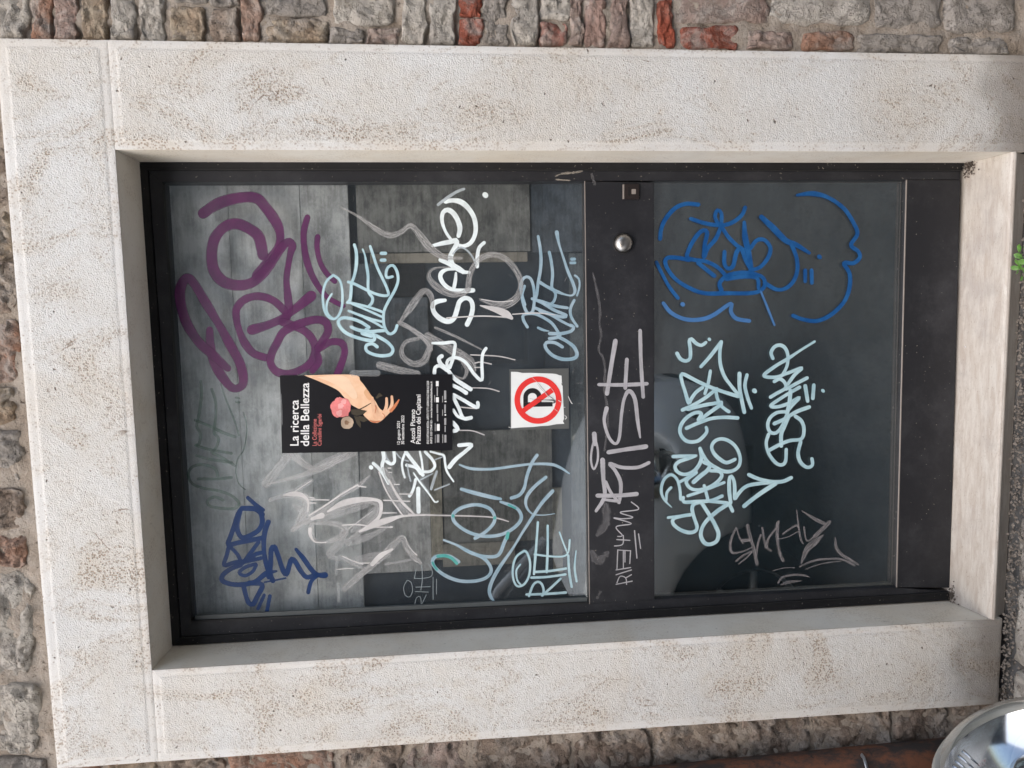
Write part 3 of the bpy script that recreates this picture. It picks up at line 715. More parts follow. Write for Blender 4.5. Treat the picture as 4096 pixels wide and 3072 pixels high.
T('wipe', 'H4', 50, [[(200, 150, 40), (80, 180), (20, 260), (40, 360, 60), (150, 430, 70), (260, 400, 80), (310, 300, 70), (330, 200, 60), (200, 100, 50), (60, 0, 40)],
   [100, (300, 110, 60), (480, 220, 90), (640, 320, 120), (780, 420, 110), (820, 500, 50)], [44, (700, 420), (740, 500), (700, 590, 30), (600, 560, 24)], [30, (390, 30), (600, 120), (900, 270, 16)]], g1, 'wiped grey loop and smear beside the poster corner')
T('drip', 'H4', 14, [[(780, 330), (1080, 345), (1270, 385)], [(830, 420), (900, 410), (1010, 432)], [(830, 470), (890, 468)], [(700, 695), (960, 700), (1095, 735)], [(640, 905), (850, 925)], [(650, 1165), (800, 1170), (930, 1215)]], g1, 'thin grey paint runs below the poster')
T('wipe', 'B', 48, [[(120, 255, 12), (280, 340, 24), (420, 440, 44), (520, 485, 56), (610, 460, 44), (690, 410, 44), (760, 480, 56), (850, 590, 62), (960, 660, 44), (1100, 670, 20)],
   [48, (1150, 920), (1170, 790), (1240, 680), (1350, 640), (1460, 680), (1550, 790), (1575, 900), (1530, 1000, 60), (1420, 1050, 60), (1300, 1020, 30), (1250, 1000, 20)],
   [44, (1150, 920), (1100, 955), (1000, 955, 60), (900, 900, 56), (835, 820, 40), (870, 755, 20), (1000, 740, 10)], [60, (600, 1190, 20), (700, 1050, 60), (790, 935, 50), (850, 970, 50), (865, 1060, 30)], [40, (600, 1190), (700, 1240), (800, 1320), (850, 1400)],
   [60, (440, 1530), (600, 1570, 60), (740, 1600)]], g1, 'long wiped grey scrawl running across the middle of the upper pane')
T('wipefull', 'B', 50, [[(1250, 1050, 10), (1380, 1085, 50), (1460, 1120, 60), (1500, 1150, 30)], [11, (980, 1150), (1250, 1135), (1480, 1145)], [9, (1510, 1120), (1700, 1110), (1850, 1125)], [8, (1260, 1000), (1400, 1020), (1510, 1010)]], g1, 'thick grey splash of paint with a thin line to the right')

T('purple', 'A', 100, [[100, (445, 315), (560, 240), (720, 192), (875, 190), (960, 270), (1050, 400), (1080, 500, 76), (1065, 600, 76), (1000, 700), (890, 830)],
   [100, (935, 660), (905, 520), (830, 450), (720, 405), (620, 430), (540, 520), (512, 650), (530, 790), (610, 885), (730, 915), (850, 890, 96), (950, 800, 100), (1030, 690, 90), (1105, 585, 80), (1155, 552, 70), (1180, 590, 76), (1165, 650, 64), (1148, 740, 60), (1132, 870, 62), (1143, 1000, 72), (1150, 1100, 80), (1132, 1170, 90)],
   [76, (1130, 1165), (1230, 1090), (1335, 1005, 96)], [62, (1305, 355, 56), (1275, 480), (1285, 640), (1330, 800), (1400, 930, 56), (1480, 1020, 48), (1600, 1085, 46)], [50, (1390, 515), (1385, 600), (1410, 720), (1460, 810), (1530, 880)],
   [80, (850, 1283, 96), (960, 1250), (1060, 1210), (1130, 1175)], [72, (1110, 1120), (1020, 1040), (900, 1005), (790, 1030), (722, 1100), (715, 1180), (740, 1290, 64), (790, 1400), (860, 1480), (960, 1515)],
   [75, (1100, 1220), (1190, 1250), (1290, 1300), (1350, 1370), (1370, 1450), (1345, 1540), (1280, 1600), (1150, 1650), (1050, 1630), (1000, 1560), (1010, 1480), (1050, 1400), (1100, 1310), (1170, 1265), (1250, 1230), (1380, 1200), (1460, 1225), (1475, 1300), (1430, 1380), (1395, 1440)],
   [66, (1400, 1440), (1500, 1385), (1590, 1395), (1615, 1460), (1590, 1560), (1550, 1660)], [60, (1390, 1490), (1400, 1550), (1350, 1620)],
   [76, (495, 1290, 70), (500, 1400, 76), (525, 1530, 90), (590, 1660, 84), (680, 1765, 80), (755, 1755, 84), (775, 1690, 90), (745, 1560, 88), (660, 1400, 84), (560, 1220, 84), (450, 1040, 88), (365, 900, 90), (305, 855, 90), (255, 930, 96), (252, 1050, 96), (300, 1220, 92), (400, 1380, 88), (520, 1490, 88), (640, 1600, 70)]],
  g1, 'thick purple spray tag across the top of the upper pane', rough_edge=0.015)
T('green', 'C', 22, [[(338, 45), (340, 150), (325, 260), (310, 340), (335, 390), (325, 460), (300, 465), (400, 495), (540, 520)], [(410, 95), (435, 180), (435, 280), (425, 380), (455, 420), (440, 480), (410, 510)],
   [14, (470, 60), (500, 150), (540, 250), (570, 330), (590, 400)], [(300, 300), (400, 340), (480, 380), (565, 410)], [(310, 535), (400, 560), (540, 580)], [(420, 520), (480, 550), (560, 600)],
   [(450, 670), (430, 620), (350, 595), (280, 610), (255, 660), (280, 720), (350, 750), (460, 770), (540, 800), (590, 850), (560, 885), (480, 885), (400, 870), (380, 835), (430, 810), (485, 830)],
   [(320, 690), (450, 690), (540, 680)], [10, (630, 760), (590, 720), (570, 650), (580, 560), (620, 500), (640, 400), (640, 320), (620, 250)], [16, (570, 150), (590, 155)], [16, (570, 178), (592, 182)]], g1, 'faded green tag at the top left corner of the upper pane')
T('blue', 'C', 34, [[28, (650, 815), (700, 860), (750, 895)], [36, (625, 885), (700, 890), (745, 925)], [34, (610, 885), (585, 920), (560, 1000), (535, 1070), (520, 1125), (590, 1112), (740, 1082)],
   [34, (740, 930), (745, 980), (720, 1030), (670, 1062), (620, 1080), (592, 1060), (577, 1000), (598, 900)], [34, (785, 975), (760, 1050), (755, 1150), (770, 1250), (800, 1330), (815, 1365)],
   [28, (520, 1130), (580, 1190), (610, 1250), (645, 1210), (690, 1150), (720, 1110)], [30, (525, 1130), (508, 1200), (492, 1262), (560, 1245), (640, 1235), (740, 1215)], [28, (745, 1178), (700, 1190), (655, 1225)],
   [34, (600, 1262), (530, 1290), (482, 1330), (480, 1365), (540, 1388), (620, 1390), (700, 1370), (770, 1318), (840, 1302, 14)], [26, (700, 1255), (640, 1272), (592, 1310), (630, 1332), (680, 1305), (704, 1262)],
   [36, (620, 1395), (635, 1460), (655, 1512), (685, 1520), (712, 1470), (745, 1405), (730, 1385), (660, 1380)], [36, (790, 1340), (800, 1250), (805, 1160), (825, 1140), (850, 1200), (880, 1290), (905, 1322), (925, 1260), (940, 1222), (965, 1240), (1000, 1300), (1040, 1342), (1085, 1330)],
   [34, (970, 1158, 24), (1020, 1220), (1070, 1290), (1110, 1325), (1160, 1328, 44)], [28, (1110, 1332), (1070, 1370), (1050, 1442)], [26, (757, 1462), (717, 1550)], [26, (795, 1468), (775, 1570)], [12, (760, 1375), (830, 1362), (900, 1348)]], g1, 'dark blue marker tag at the left of the upper pane')
T('cyan', 'H1', 40, [[(490, 100), (515, 200), (515, 360), (490, 500), (450, 620), (445, 720), (430, 830), (400, 860)], [36, (410, 590), (500, 620), (640, 690), (750, 740), (860, 770), (940, 760), (920, 670), (870, 560), (790, 390), (740, 240), (700, 120)],
   [36, (600, 160, 24), (630, 240, 24), (650, 370), (670, 500), (670, 640), (680, 730), (730, 800), (720, 870), (680, 910)], [34, (400, 860), (550, 890), (700, 930), (870, 990)], [30, (460, 880), (650, 960), (850, 1050)], [32, (415, 975), (560, 1030), (700, 1080), (850, 1115)], [30, (620, 1060), (760, 1130), (860, 1190)],
   [26, (190, 750), (130, 850), (120, 960), (150, 1030), (200, 1070)], [32, (210, 500), (120, 580), (75, 720), (75, 880), (110, 1010), (190, 1080), (260, 1060), (310, 970), (330, 850), (325, 680), (290, 560), (210, 500)],
   [44, (680, 1190), (590, 1130), (480, 1085), (350, 1065), (280, 1100), (290, 1170), (370, 1260), (500, 1320), (650, 1360), (750, 1360), (740, 1290), (650, 1220)], [44, (450, 1190), (550, 1230), (700, 1250), (800, 1240), (880, 1235)], [54, (600, 1270), (710, 1305)],
   [42, (790, 1450), (730, 1410), (650, 1430), (650, 1500), (740, 1550), (860, 1570), (970, 1550), (1000, 1480), (940, 1400), (850, 1340), (750, 1290)],
   [38, (990, 520), (920, 530), (910, 460), (940, 390), (1000, 370), (1050, 440), (1070, 560), (1030, 690), (940, 850), (880, 990), (880, 1150), (920, 1250), (970, 1280), (1030, 1240), (1055, 1170)], [44, (850, 210), (900, 210)], [44, (850, 300), (890, 300)]], g1, 'pale cyan CRIFE tag beside the purple one')
T('white', 'H2', 44, [[(370, 180, 50), (450, 170), (540, 190, 60), (620, 260, 56), (680, 360, 46), (700, 480), (680, 580), (630, 650), (550, 675, 36), (470, 640, 30), (400, 570, 30), (350, 480, 32), (325, 380, 40), (340, 300, 44), (390, 275, 50), (450, 310, 52), (500, 390, 52), (525, 480, 52), (510, 560)],
   [46, (225, 670, 30), (330, 645), (430, 625), (480, 610), (490, 650), (450, 720), (420, 800, 60), (440, 880, 60), (510, 920), (560, 960)], [42, (310, 830), (400, 870), (460, 910), (560, 960), (630, 965, 26)], [38, (790, 640), (740, 690), (720, 770), (715, 900)],
   [44, (470, 930, 26), (380, 935, 30), (320, 970), (310, 1030), (360, 1110), (450, 1160), (560, 1170), (670, 1165)], [38, (480, 975, 24), (475, 1050), (460, 1130)],
   [50, (360, 1275, 34), (270, 1290), (225, 1330), (240, 1410), (310, 1480), (400, 1510), (460, 1470), (495, 1370), (520, 1290), (580, 1250), (640, 1270), (665, 1340), (650, 1440), (605, 1540)], [60, (805, 110)]], g1, 'bright white SABO tag running up the middle of the upper pane')
T('whiteworn', 'H2', 30, [[36, (285, 215), (400, 130), (500, 70), (565, 45)], [22, (450, 760), (490, 710), (540, 690), (600, 720), (660, 790), (700, 870)]], g1, 'worn thin white strokes joined to the bright white tag')
T('bluewhite', 'H3', 36, [[(400, 140), (425, 280), (435, 420), (425, 560), (400, 700), (385, 830), (375, 900), (450, 925), (600, 975), (750, 1000)], [34, (535, 330), (560, 450), (575, 600), (565, 750), (610, 830), (590, 920), (540, 960)],
   [(625, 90, 46), (650, 220, 26), (700, 380, 26), (760, 560), (820, 700), (845, 800), (810, 850, 24), (730, 840, 22), (620, 800, 40), (500, 740), (420, 690)], [(330, 890), (450, 940), (600, 1030), (740, 1090), (700, 1110), (560, 1080), (360, 1000)],
   [30, (420, 1040), (560, 1090), (700, 1170), (800, 1220)], [34, (240, 960), (215, 880), (190, 760), (210, 660), (260, 625), (310, 650), (345, 750), (355, 900), (330, 1050), (270, 1060), (225, 960), (205, 850), (235, 740)], [34, (270, 1230), (220, 1140), (230, 1080), (350, 1070), (470, 1120), (570, 1190), (640, 1290)],
   [38, (540, 1310), (680, 1310), (800, 1280), (830, 1230), (790, 1210)], [26, (400, 1240), (470, 1270), (530, 1280, 10)], [40, (540, 1370), (620, 1360), (660, 1340)], [40, (690, 1470), (600, 1420), (500, 1420), (490, 1480), (570, 1570), (700, 1620), (830, 1610), (870, 1560), (830, 1470), (740, 1400), (640, 1350)],
   [24, (845, 610), (890, 650), (900, 740), (870, 850)], [32, (835, 910), (790, 1010), (800, 1110), (870, 1220)], [34, (805, 412), (838, 412)], [34, (797, 456), (842, 456)]], g1, 'light blue CRIFE tag at the lower right corner of the upper pane')
T('white', 'H4', 40, [[34, (360, 200, 24), (470, 200), (600, 195), (602, 280), (585, 370), (550, 470)], [42, (460, 345), (430, 370), (450, 430), (520, 490), (600, 590), (700, 660), (780, 710)], [40, (380, 530), (390, 470), (440, 450), (520, 500)],
   [34, (550, 470), (520, 440), (530, 390), (600, 360), (680, 380), (750, 440), (810, 530), (890, 610), (910, 580), (905, 440), (915, 320), (950, 260)], [42, (590, 670), (670, 710), (730, 750)], [36, (590, 770), (700, 830), (800, 890), (860, 910), (860, 860)],
   [38, (590, 800), (650, 920), (700, 1030), (785, 1025)], [30, (590, 940), (640, 1010), (720, 1040)], [44, (585, 1080), (640, 1150), (600, 1170)], [42, (655, 1330), (790, 1325), (720, 1400), (620, 1480), (545, 1570)]], g1, 'bright white zigzag tag coming out from under the poster')
T('whiteworn', 'H6', 34, [[30, (740, 440), (770, 620), (800, 720)], [30, (960, 700), (1160, 600)], [50, (1230, 570), (1180, 720), (1140, 850)], [26, (1200, 870), (1440, 775)], [24, (560, 260), (640, 350), (760, 390)], [24, (1200, 370), (1330, 320)], [22, (900, 650), (1000, 780), (1100, 900)], [30, (380, 260), (400, 340), (450, 400)]], g1, 'thin worn strokes in the scribble left of the poster foot')
T('white', 'H6', 44, [[64, (140, 495)], [48, (180, 430), (260, 500), (330, 590), (400, 700), (430, 760)], [56, (350, 600), (325, 460), (355, 350), (340, 240)], [50, (400, 400), (470, 440), (530, 400), (520, 230)], [34, (700, 270), (655, 420), (670, 560), (700, 660)],
   [56, (720, 240), (800, 350), (880, 450), (960, 560), (1000, 620)], [44, (730, 460), (880, 500), (960, 600)], [34, (950, 230), (985, 400), (1000, 560)], [44, (1040, 240), (1160, 370), (1200, 480), (1130, 560), (1020, 570)], [34, (1130, 235), (1260, 270), (1350, 300), (1370, 420), (1400, 560), (1510, 730, 24)],
   [24, (850, 590), (920, 700), (1020, 830), (1120, 960), (1200, 1070), (1250, 1060)], [46, (880, 700), (850, 830), (810, 930), (780, 970)], [64, (925, 850), (925, 1000), (930, 1230)]], g1, 'dense bright white scribble left of the poster foot')
T('bluewhite', 'H7', 34, [[(470, 1160 - 20), (380, 1085), (290, 1080), (225, 1095), (205, 1150), (250, 1220), (350, 1290), (480, 1335), (620, 1340), (740, 1310), (800, 1250), (790, 1180), (720, 1100), (600, 1050), (560, 1030)],
   [(320, 920, 20), (450, 970, 24), (580, 1040), (720, 1085), (850, 1085), (900, 1040), (930, 960), (970, 870)], [(640, 900), (740, 840), (820, 760), (840, 690), (800, 610), (720, 570), (620, 560), (500, 590), (420, 650), (420, 720), (490, 790), (600, 850), (740, 880), (880, 870), (1000, 820), (1090, 740), (1110, 670), (1070, 600), (990, 560), (900, 530, 24)],
   [38, (500, 400, 30), (640, 440), (800, 480), (900, 500, 26)], [32, (1010, 490), (1090, 460), (1140, 390), (1170, 260), (1220, 130), (1270, 55)], [26, (480, 150, 16), (600, 190), (800, 195), (1000, 170), (1200, 145), (1400, 145), (1500, 175), (1600, 240, 14)],
   [32, (1360, 280), (1250, 370), (1170, 470), (1160, 570, 24), (1220, 650, 14), (1330, 665, 10), (1450, 650, 8)], [34, (1430, 420), (1330, 530), (1240, 660), (1130, 830, 26), (1020, 1010, 26), (900, 1180), (820, 1320), (785, 1430), (800, 1500), (835, 1545, 16)]], g1, 'large pale blue looping letters low on the left of the upper pane')
T('teal', 'H7', 36, [[(450, 1155), (400, 1105), (330, 1080), (260, 1085)], [24, (205, 1150), (225, 1190), (250, 1220)], [(975, 850), (965, 900)], [22, (980, 560), (1050, 595)], [30, (412, 670), (416, 676)], [30, (840, 690), (838, 696)]], g1, 'short teal strokes ending the pale blue letters')
T('cyan', 'H7', 24, [[18, (1100, 1170), (1060, 1230), (1070, 1330), (1110, 1380)], [22, (1140, 1030), (1060, 1090), (1025, 1200), (1030, 1320), (1070, 1390), (1140, 1370), (1190, 1280), (1200, 1150), (1170, 1050), (1140, 1030)],
   [(1165, 1475), (1350, 1470), (1565, 1455)], [(1190, 1490), (1230, 1380), (1280, 1345), (1320, 1370), (1340, 1440), (1325, 1485)], [(1325, 1485), (1420, 1400), (1510, 1315)], [(1215, 1303), (1380, 1295), (1560, 1270)], [(1255, 1245), (1400, 1235), (1565, 1210)],
   [(1280, 740), (1265, 950), (1240, 1265)], [(1380, 775), (1380, 1000), (1370, 1245)], [20, (1245, 1065), (1400, 1085), (1540, 1085), (1590, 1040), (1605, 920)], [16, (1500, 840), (1540, 950), (1580, 1050)], [26, (1590, 1080), (1600, 1250), (1625, 1395)], [22, (1670, 1030, 12), (1655, 1200), (1675, 1340)]], g1, 'neat pale cyan RIFE lettering at the lower left corner of the upper pane')
T('thin', 'H7', 9, [[(10, 1600), (90, 1590), (190, 1580)], [(20, 1600), (40, 1510), (80, 1500), (90, 1585)], [(90, 1585), (140, 1480)], [(30, 1445), (160, 1450)], [(35, 1400), (180, 1395)], [(95, 1180), (100, 1320), (85, 1430)], [(20, 1310), (100, 1310), (190, 1290), (200, 1230), (160, 1160)], [(20, 1310), (35, 1220)], [(210, 1300), (210, 1525)], [(245, 1320), (245, 1470)],
   [(-55, 1330), (-90, 1400), (-75, 1480), (-30, 1500), (0, 1440), (-15, 1350), (-55, 1330)]], g1, 'small thin grey RIFE writing near the left edge of the upper pane')
T('railwhite', 'H8', 24, [[26, (190, 40, 30), (163, 200), (138, 365)], [24, (90, 310), (240, 312), (385, 305)], [24, (262, 155), (257, 240), (252, 330)], [24, (345, -25), (350, 160), (364, 385)], [20, (135, 460, 26), (120, 540), (150, 640), (190, 680), (215, 640), (228, 500), (245, 400), (275, 350, 26), (312, 400, 26), (330, 540, 22), (345, 640, 12)],
   [28, (150, 733), (260, 715), (380, 698)], [22, (398, 800), (330, 828), (230, 828), (155, 805), (190, 850), (222, 920, 26), (222, 1000), (212, 1045)], [26, (110, 785, 32), (115, 900), (122, 1010), (70, 1100, 18)], [26, (80, 1005), (200, 1005), (322, 995)], [20, (130, 920), (165, 990), (212, 1048)], [18, (120, 1030), (205, 1040)],
   [13, (60, 640), (42, 720), (38, 790), (55, 840), (78, 790), (80, 720), (64, 640)], [28, (58, 620), (62, 680)]], lf, 'white RISE tag on the dark middle rail', Y=RW - 0.0006)
T('railwhite', 'H8', 7, [[(195, 1560), (295, 1540)], [(200, 1550), (220, 1510), (255, 1520), (260, 1560)], [(255, 1520), (290, 1500)], [(195, 1500), (290, 1470)], [(200, 1465), (205, 1345)], [(195, 1470), (285, 1455)], [(240, 1350), (240, 1460)], [(205, 1345), (285, 1350)], [(250, 1350), (250, 1420)], [(280, 1430), (285, 1350)],
   [(185, 1320), (235, 1310), (240, 1255)], [(280, 1285), (200, 1280)], [(205, 1260), (235, 1255), (195, 1200), (290, 1180), (180, 1145), (235, 1150), (300, 1140), (220, 1110), (335, 1090), (290, 1045)], [8, (310, 1225), (325, 1395)], [(335, 1245), (348, 1335)]], lf, 'small thin white RIFE FMW writing on the dark middle rail', Y=RW - 0.0006)
T('grime', 'W', 12, [[(2372, 1093, 8), (2385, 1150), (2395, 1200), (2400, 1250), (2398, 1300), (2405, 1340), (2395, 1400), (2412, 1430), (2420, 1480), (2418, 1560), (2430, 1640), (2428, 1720), (2418, 1800)], [40, (2424, 2030), (2424, 2090), (2398, 2130)], [34, (2372, 2215), (2392, 2245), (2424, 2218)], [14, (2368, 700), (2378, 735)], [16, (2390, 2390), (2400, 2370)]], lf, 'pale wax and grime smeared on the middle rail', Y=RW - 0.0004, rough_edge=0.35, name='grime_smear')
M['flake'] = paint('flaked_cream_paint', (0.5, 0.45, 0.38), 0.8, soft=0.3, streak=0.7)
T('flake', 'W', 8, [[(2222, 705, 4), (2250, 694), (2300, 690, 12), (2330, 684, 4)], [(2226, 718), (2280, 722, 5)]], lf, 'small flakes of cream paint on the stile', Y=RW - 0.0003, rough_edge=0.5, name='paint_flake')
T('crown', 'E', 25, [[(778, 345), (700, 340), (630, 370), (570, 440), (545, 500), (538, 560)], [(735, 435), (830, 465), (930, 475), (1000, 455), (1055, 410), (1075, 365)], [22, (905, 470), (885, 420), (900, 380), (925, 400), (925, 470)],
   [(920, 490), (890, 560), (840, 620), (815, 680), (820, 600), (835, 520), (800, 512), (750, 570), (715, 640), (710, 680), (760, 695), (830, 705), (900, 740), (950, 790)], [(930, 490), (970, 550), (1020, 600), (1080, 640)], [34, (1070, 460, 24), (1075, 550), (1095, 640), (1110, 740)],
   [(945, 645), (945, 720), (970, 750), (1000, 730), (1020, 650), (1050, 620), (1080, 700), (1110, 750)], [(1110, 620), (1150, 570), (1200, 570), (1235, 620), (1220, 680), (1170, 740), (1110, 760)], [32, (1180, 425), (1250, 490, 40), (1330, 570), (1400, 600), (1480, 650, 20)],
   [(1370, 600), (1400, 680), (1405, 760), (1380, 830), (1330, 875), (1270, 880), (1200, 840)], [(720, 695), (640, 680), (580, 685), (575, 730), (630, 810), (720, 870), (820, 905), (960, 905), (1100, 905), (1170, 890), (1200, 850), (1180, 800), (1080, 775), (970, 790), (915, 840), (925, 885)],
   [(780, 715), (880, 795)], [(960, 815), (1070, 800), (1150, 810), (1160, 870)], [22, (515, 710), (560, 800), (600, 870), (650, 935)], [(1405, 285, 16), (1500, 275, 30), (1600, 300), (1700, 370), (1760, 460), (1785, 530), (1745, 600), (1790, 640), (1800, 680), (1760, 715), (1700, 715), (1735, 780), (1735, 870), (1700, 960), (1620, 1040), (1530, 1080), (1440, 1070), (1380, 1047)],
   [24, (1455, 762), (1455, 828)], [24, (1495, 762), (1497, 838)], [28, (1545, 675)]], g2, 'blue marker crown tag inside a round outline on the lower pane')
T('crown_light', 'E', 24, [[(560, 970), (610, 1030), (700, 1070), (800, 1070), (880, 1040), (985, 970), (985, 1020), (1020, 1065), (1100, 1080)], [14, (1175, 895), (1210, 980), (1260, 1105)], [26, (680, 975)]], g2, 'paler blue curve closing the crown outline')
T('cyan', 'J1', 52, [[(400, 310), (450, 390), (530, 420), (590, 380), (595, 250), (580, 130), (610, 95), (680, 160), (760, 190), (820, 150)], [46, (875, 100)], [(755, 500), (880, 360), (1050, 140)], [(1050, 140), (1030, 300), (1040, 480), (1100, 650), (1200, 790), (1290, 900)], [46, (890, 570), (860, 740), (810, 900)],
   [(770, 815), (680, 880), (600, 990), (570, 1040), (520, 880), (470, 720), (460, 625), (510, 620), (700, 720), (900, 810), (1100, 880), (1300, 940)], [(480, 1140), (620, 1080), (820, 960), (980, 830)], [(560, 1130), (800, 1070), (1050, 1030)], [(970, 840), (990, 960), (1040, 1070), (1120, 1140), (1160, 1165)],
   [(1050, 1060), (880, 1180), (710, 1300), (760, 1200), (680, 1180), (560, 1240), (470, 1340), (440, 1450), (480, 1550), (570, 1610), (700, 1600), (790, 1530), (840, 1460), (830, 1405)], [(540, 1410), (700, 1340), (900, 1270), (1100, 1250), (1290, 1260)], [58, (1320, 610), (1320, 800), (1350, 980), (1390, 1170)], [50, (1430, 630), (1400, 780), (1440, 960), (1495, 1110)], [68, (1540, 860)]], g2, 'pale cyan CREZ tag at the middle of the lower pane')
T('cyan', 'J2', 52, [[(345, 280), (480, 275), (690, 265, 24), (560, 310), (420, 360), (370, 430), (410, 510), (520, 545), (640, 500), (720, 410), (760, 300), (740, 165)], [(740, 165), (790, 270), (860, 370), (980, 450), (1100, 500), (1220, 490), (1310, 420), (1330, 300), (1280, 160), (1180, 60), (1060, 20), (960, 50), (910, 130), (940, 230), (1030, 320), (1130, 370), (1250, 325)],
   [58, (800, 365), (880, 410), (840, 490), (740, 570), (645, 655)], [(900, 490), (1020, 500), (1060, 560), (1000, 650), (880, 730), (740, 770), (620, 760), (550, 700), (545, 620), (680, 520)], [44, (430, 660), (560, 590)], [42, (450, 910), (440, 760), (400, 620), (320, 550), (230, 590), (175, 700), (170, 820), (220, 930, 34), (320, 1030, 10)],
   [38, (310, 740), (250, 810), (240, 920)], [50, (800, 715), (830, 820), (850, 900)], [44, (560, 860), (800, 780), (1090, 665)], [(490, 890), (500, 950), (700, 945), (900, 930), (1060, 865)], [(900, 940), (1080, 960), (1160, 980), (1215, 1080)], [56, (1140, 990), (1000, 1080), (850, 1210), (770, 1330), (750, 1450), (800, 1550), (880, 1575), (980, 1530), (1010, 1420), (960, 1290), (880, 1150), (760, 960)],
   [(740, 950), (650, 980), (620, 1050), (650, 1180), (695, 1320), (660, 1385), (560, 1400), (430, 1350), (340, 1270), (345, 1200), (460, 1160), (590, 1140)], [40, (270, 1180), (430, 1160)], [(1190, 960), (1170, 800), (1170, 620), (1200, 570), (1240, 650), (1250, 780), (1250, 905), (1310, 820), (1420, 720), (1600, 680), (1850, 660)], [(1460, 550), (1600, 610), (1780, 650), (1950, 650), (2080, 595)], [58, (1850, 680), (1650, 810), (1500, 920), (1390, 1010)]], g2, 'pale cyan looping SE tag with an arrow on the left of the lower pane')
T('cyan', 'J3', 40, [[(270, 275), (250, 210), (290, 140), (360, 120), (420, 160), (450, 250), (440, 360), (400, 450), (360, 500)], [(765, 78, 26), (600, 180, 26), (450, 280), (300, 370), (165, 480), (300, 500), (450, 450), (615, 392), (530, 470), (450, 580)], [(290, 550), (350, 520), (410, 560), (420, 630), (320, 690), (245, 735)], [(675, 510), (560, 570), (430, 640)],
   [(585, 620), (480, 680), (350, 760), (245, 840), (330, 850), (460, 810), (585, 742), (500, 830), (430, 920)], [46, (480, 660), (470, 780), (440, 930)], [(410, 910), (320, 920), (240, 980), (210, 1070), (240, 1150), (310, 1160), (380, 1080), (430, 960)], [42, (290, 1050), (400, 1000), (550, 910), (700, 855)], [46, (460, 960), (400, 1100), (370, 1180), (370, 1310)],
   [(220, 1180), (192, 1280), (220, 1400), (300, 1510), (370, 1540), (420, 1500), (430, 1360)], [(220, 1370), (370, 1290), (480, 1250), (610, 1230), (640, 1120), (610, 1020), (540, 965)], [(600, 1270), (570, 1400), (600, 1510), (680, 1570), (740, 1540), (735, 1470)], [42, (655, 605), (683, 780)], [42, (757, 597), (745, 748)], [42, (865, 660)]], g2, 'tight pale cyan SERENA tag at the right of the lower pane')
T('chalk', 'J4', 34, [[36, (240, 410, 20), (170, 560), (150, 700, 40), (190, 780), (330, 760, 24), (470, 700, 16)], [20, (250, 430), (290, 560), (340, 640)], [44, (330, 600), (430, 590)], [50, (405, 380), (450, 560), (500, 720), (545, 940)], [30, (240, 900), (340, 820), (460, 760)], [22, (280, 940), (380, 860), (470, 770)], [30, (625, 410), (645, 550), (675, 700)], [34, (530, 820), (560, 640), (600, 520)], [34, (865, 320), (820, 420), (720, 560), (690, 700), (750, 745)],
   [44, (850, 340), (845, 560), (880, 780), (930, 890)], [30, (930, 500), (1010, 440), (1120, 375), (1160, 400)], [14, (850, 575), (1000, 545), (1150, 465)], [30, (1130, 150, 14), (1160, 400), (1195, 590), (1230, 645, 14)], [26, (1240, 400), (1280, 600), (1400, 530)], [60, (1400, 530), (1500, 440), (1610, 330)], [50, (1210, 160, 14), (1400, 280), (1540, 350)],
   [90, (1520, 520, 20), (1400, 620), (1290, 720), (1230, 850, 50), (1200, 930, 20)], [44, (1700, 560, 20), (1715, 700), (1790, 800), (1900, 870), (2040, 955, 24)], [30, (1180, 980), (1400, 890), (1600, 870), (1800, 875), (1980, 965)], [14, (1260, 1020), (1500, 940), (1780, 900)], [12, (780, 1045), (950, 1000), (1100, 1000)], [30, (860, 1220), (920, 1140), (1080, 1105), (1230, 1110), (1320, 1140, 12)], [46, (900, 1250, 16), (1000, 1215), (1200, 1190, 10)]], g2, 'chalky scratched SWED tag at the lower left of the lower pane')
M['tape'] = paint('clear_tape', (0.55, 0.57, 0.57), 0.35, streak=0.5, rough=0.3, edge=True)
T('tape', 'H5', 34, [[30, (705, 1140), (700, 1290)], [30, (720, 1390), (722, 1550)], [34, (700, 1672), (770, 1664)]], g1, 'short strips of clear tape near the left edge', name='tape_strip')
M['scuff'] = paint('scuffs_and_scratches', (0.45, 0.45, 0.44), 0.4, soft=0.4, streak=0.8)
rng = random.Random(3)
sc = []
for i in range(46):
    x = rng.uniform(1350, 2330); y = rng.uniform(760, 2400); L = rng.uniform(3, 26); a = rng.uniform(0, 6.3)
    sc.append([rng.uniform(2, 5), (x, y), (x + L * cos(a), y + L * sin(a))])
for i in range(30):
    x = rng.uniform(2640, 3600); y = rng.uniform(760, 2330); L = rng.uniform(2, 9); a = rng.uniform(0, 6.3)
    sc.append([rng.uniform(2, 4), (x, y), (x + L * cos(a), y + L * sin(a))])
T('scuff', 'W', 4, sc, g1, 'small scratches and specks on the glass', name='scratch_marks')

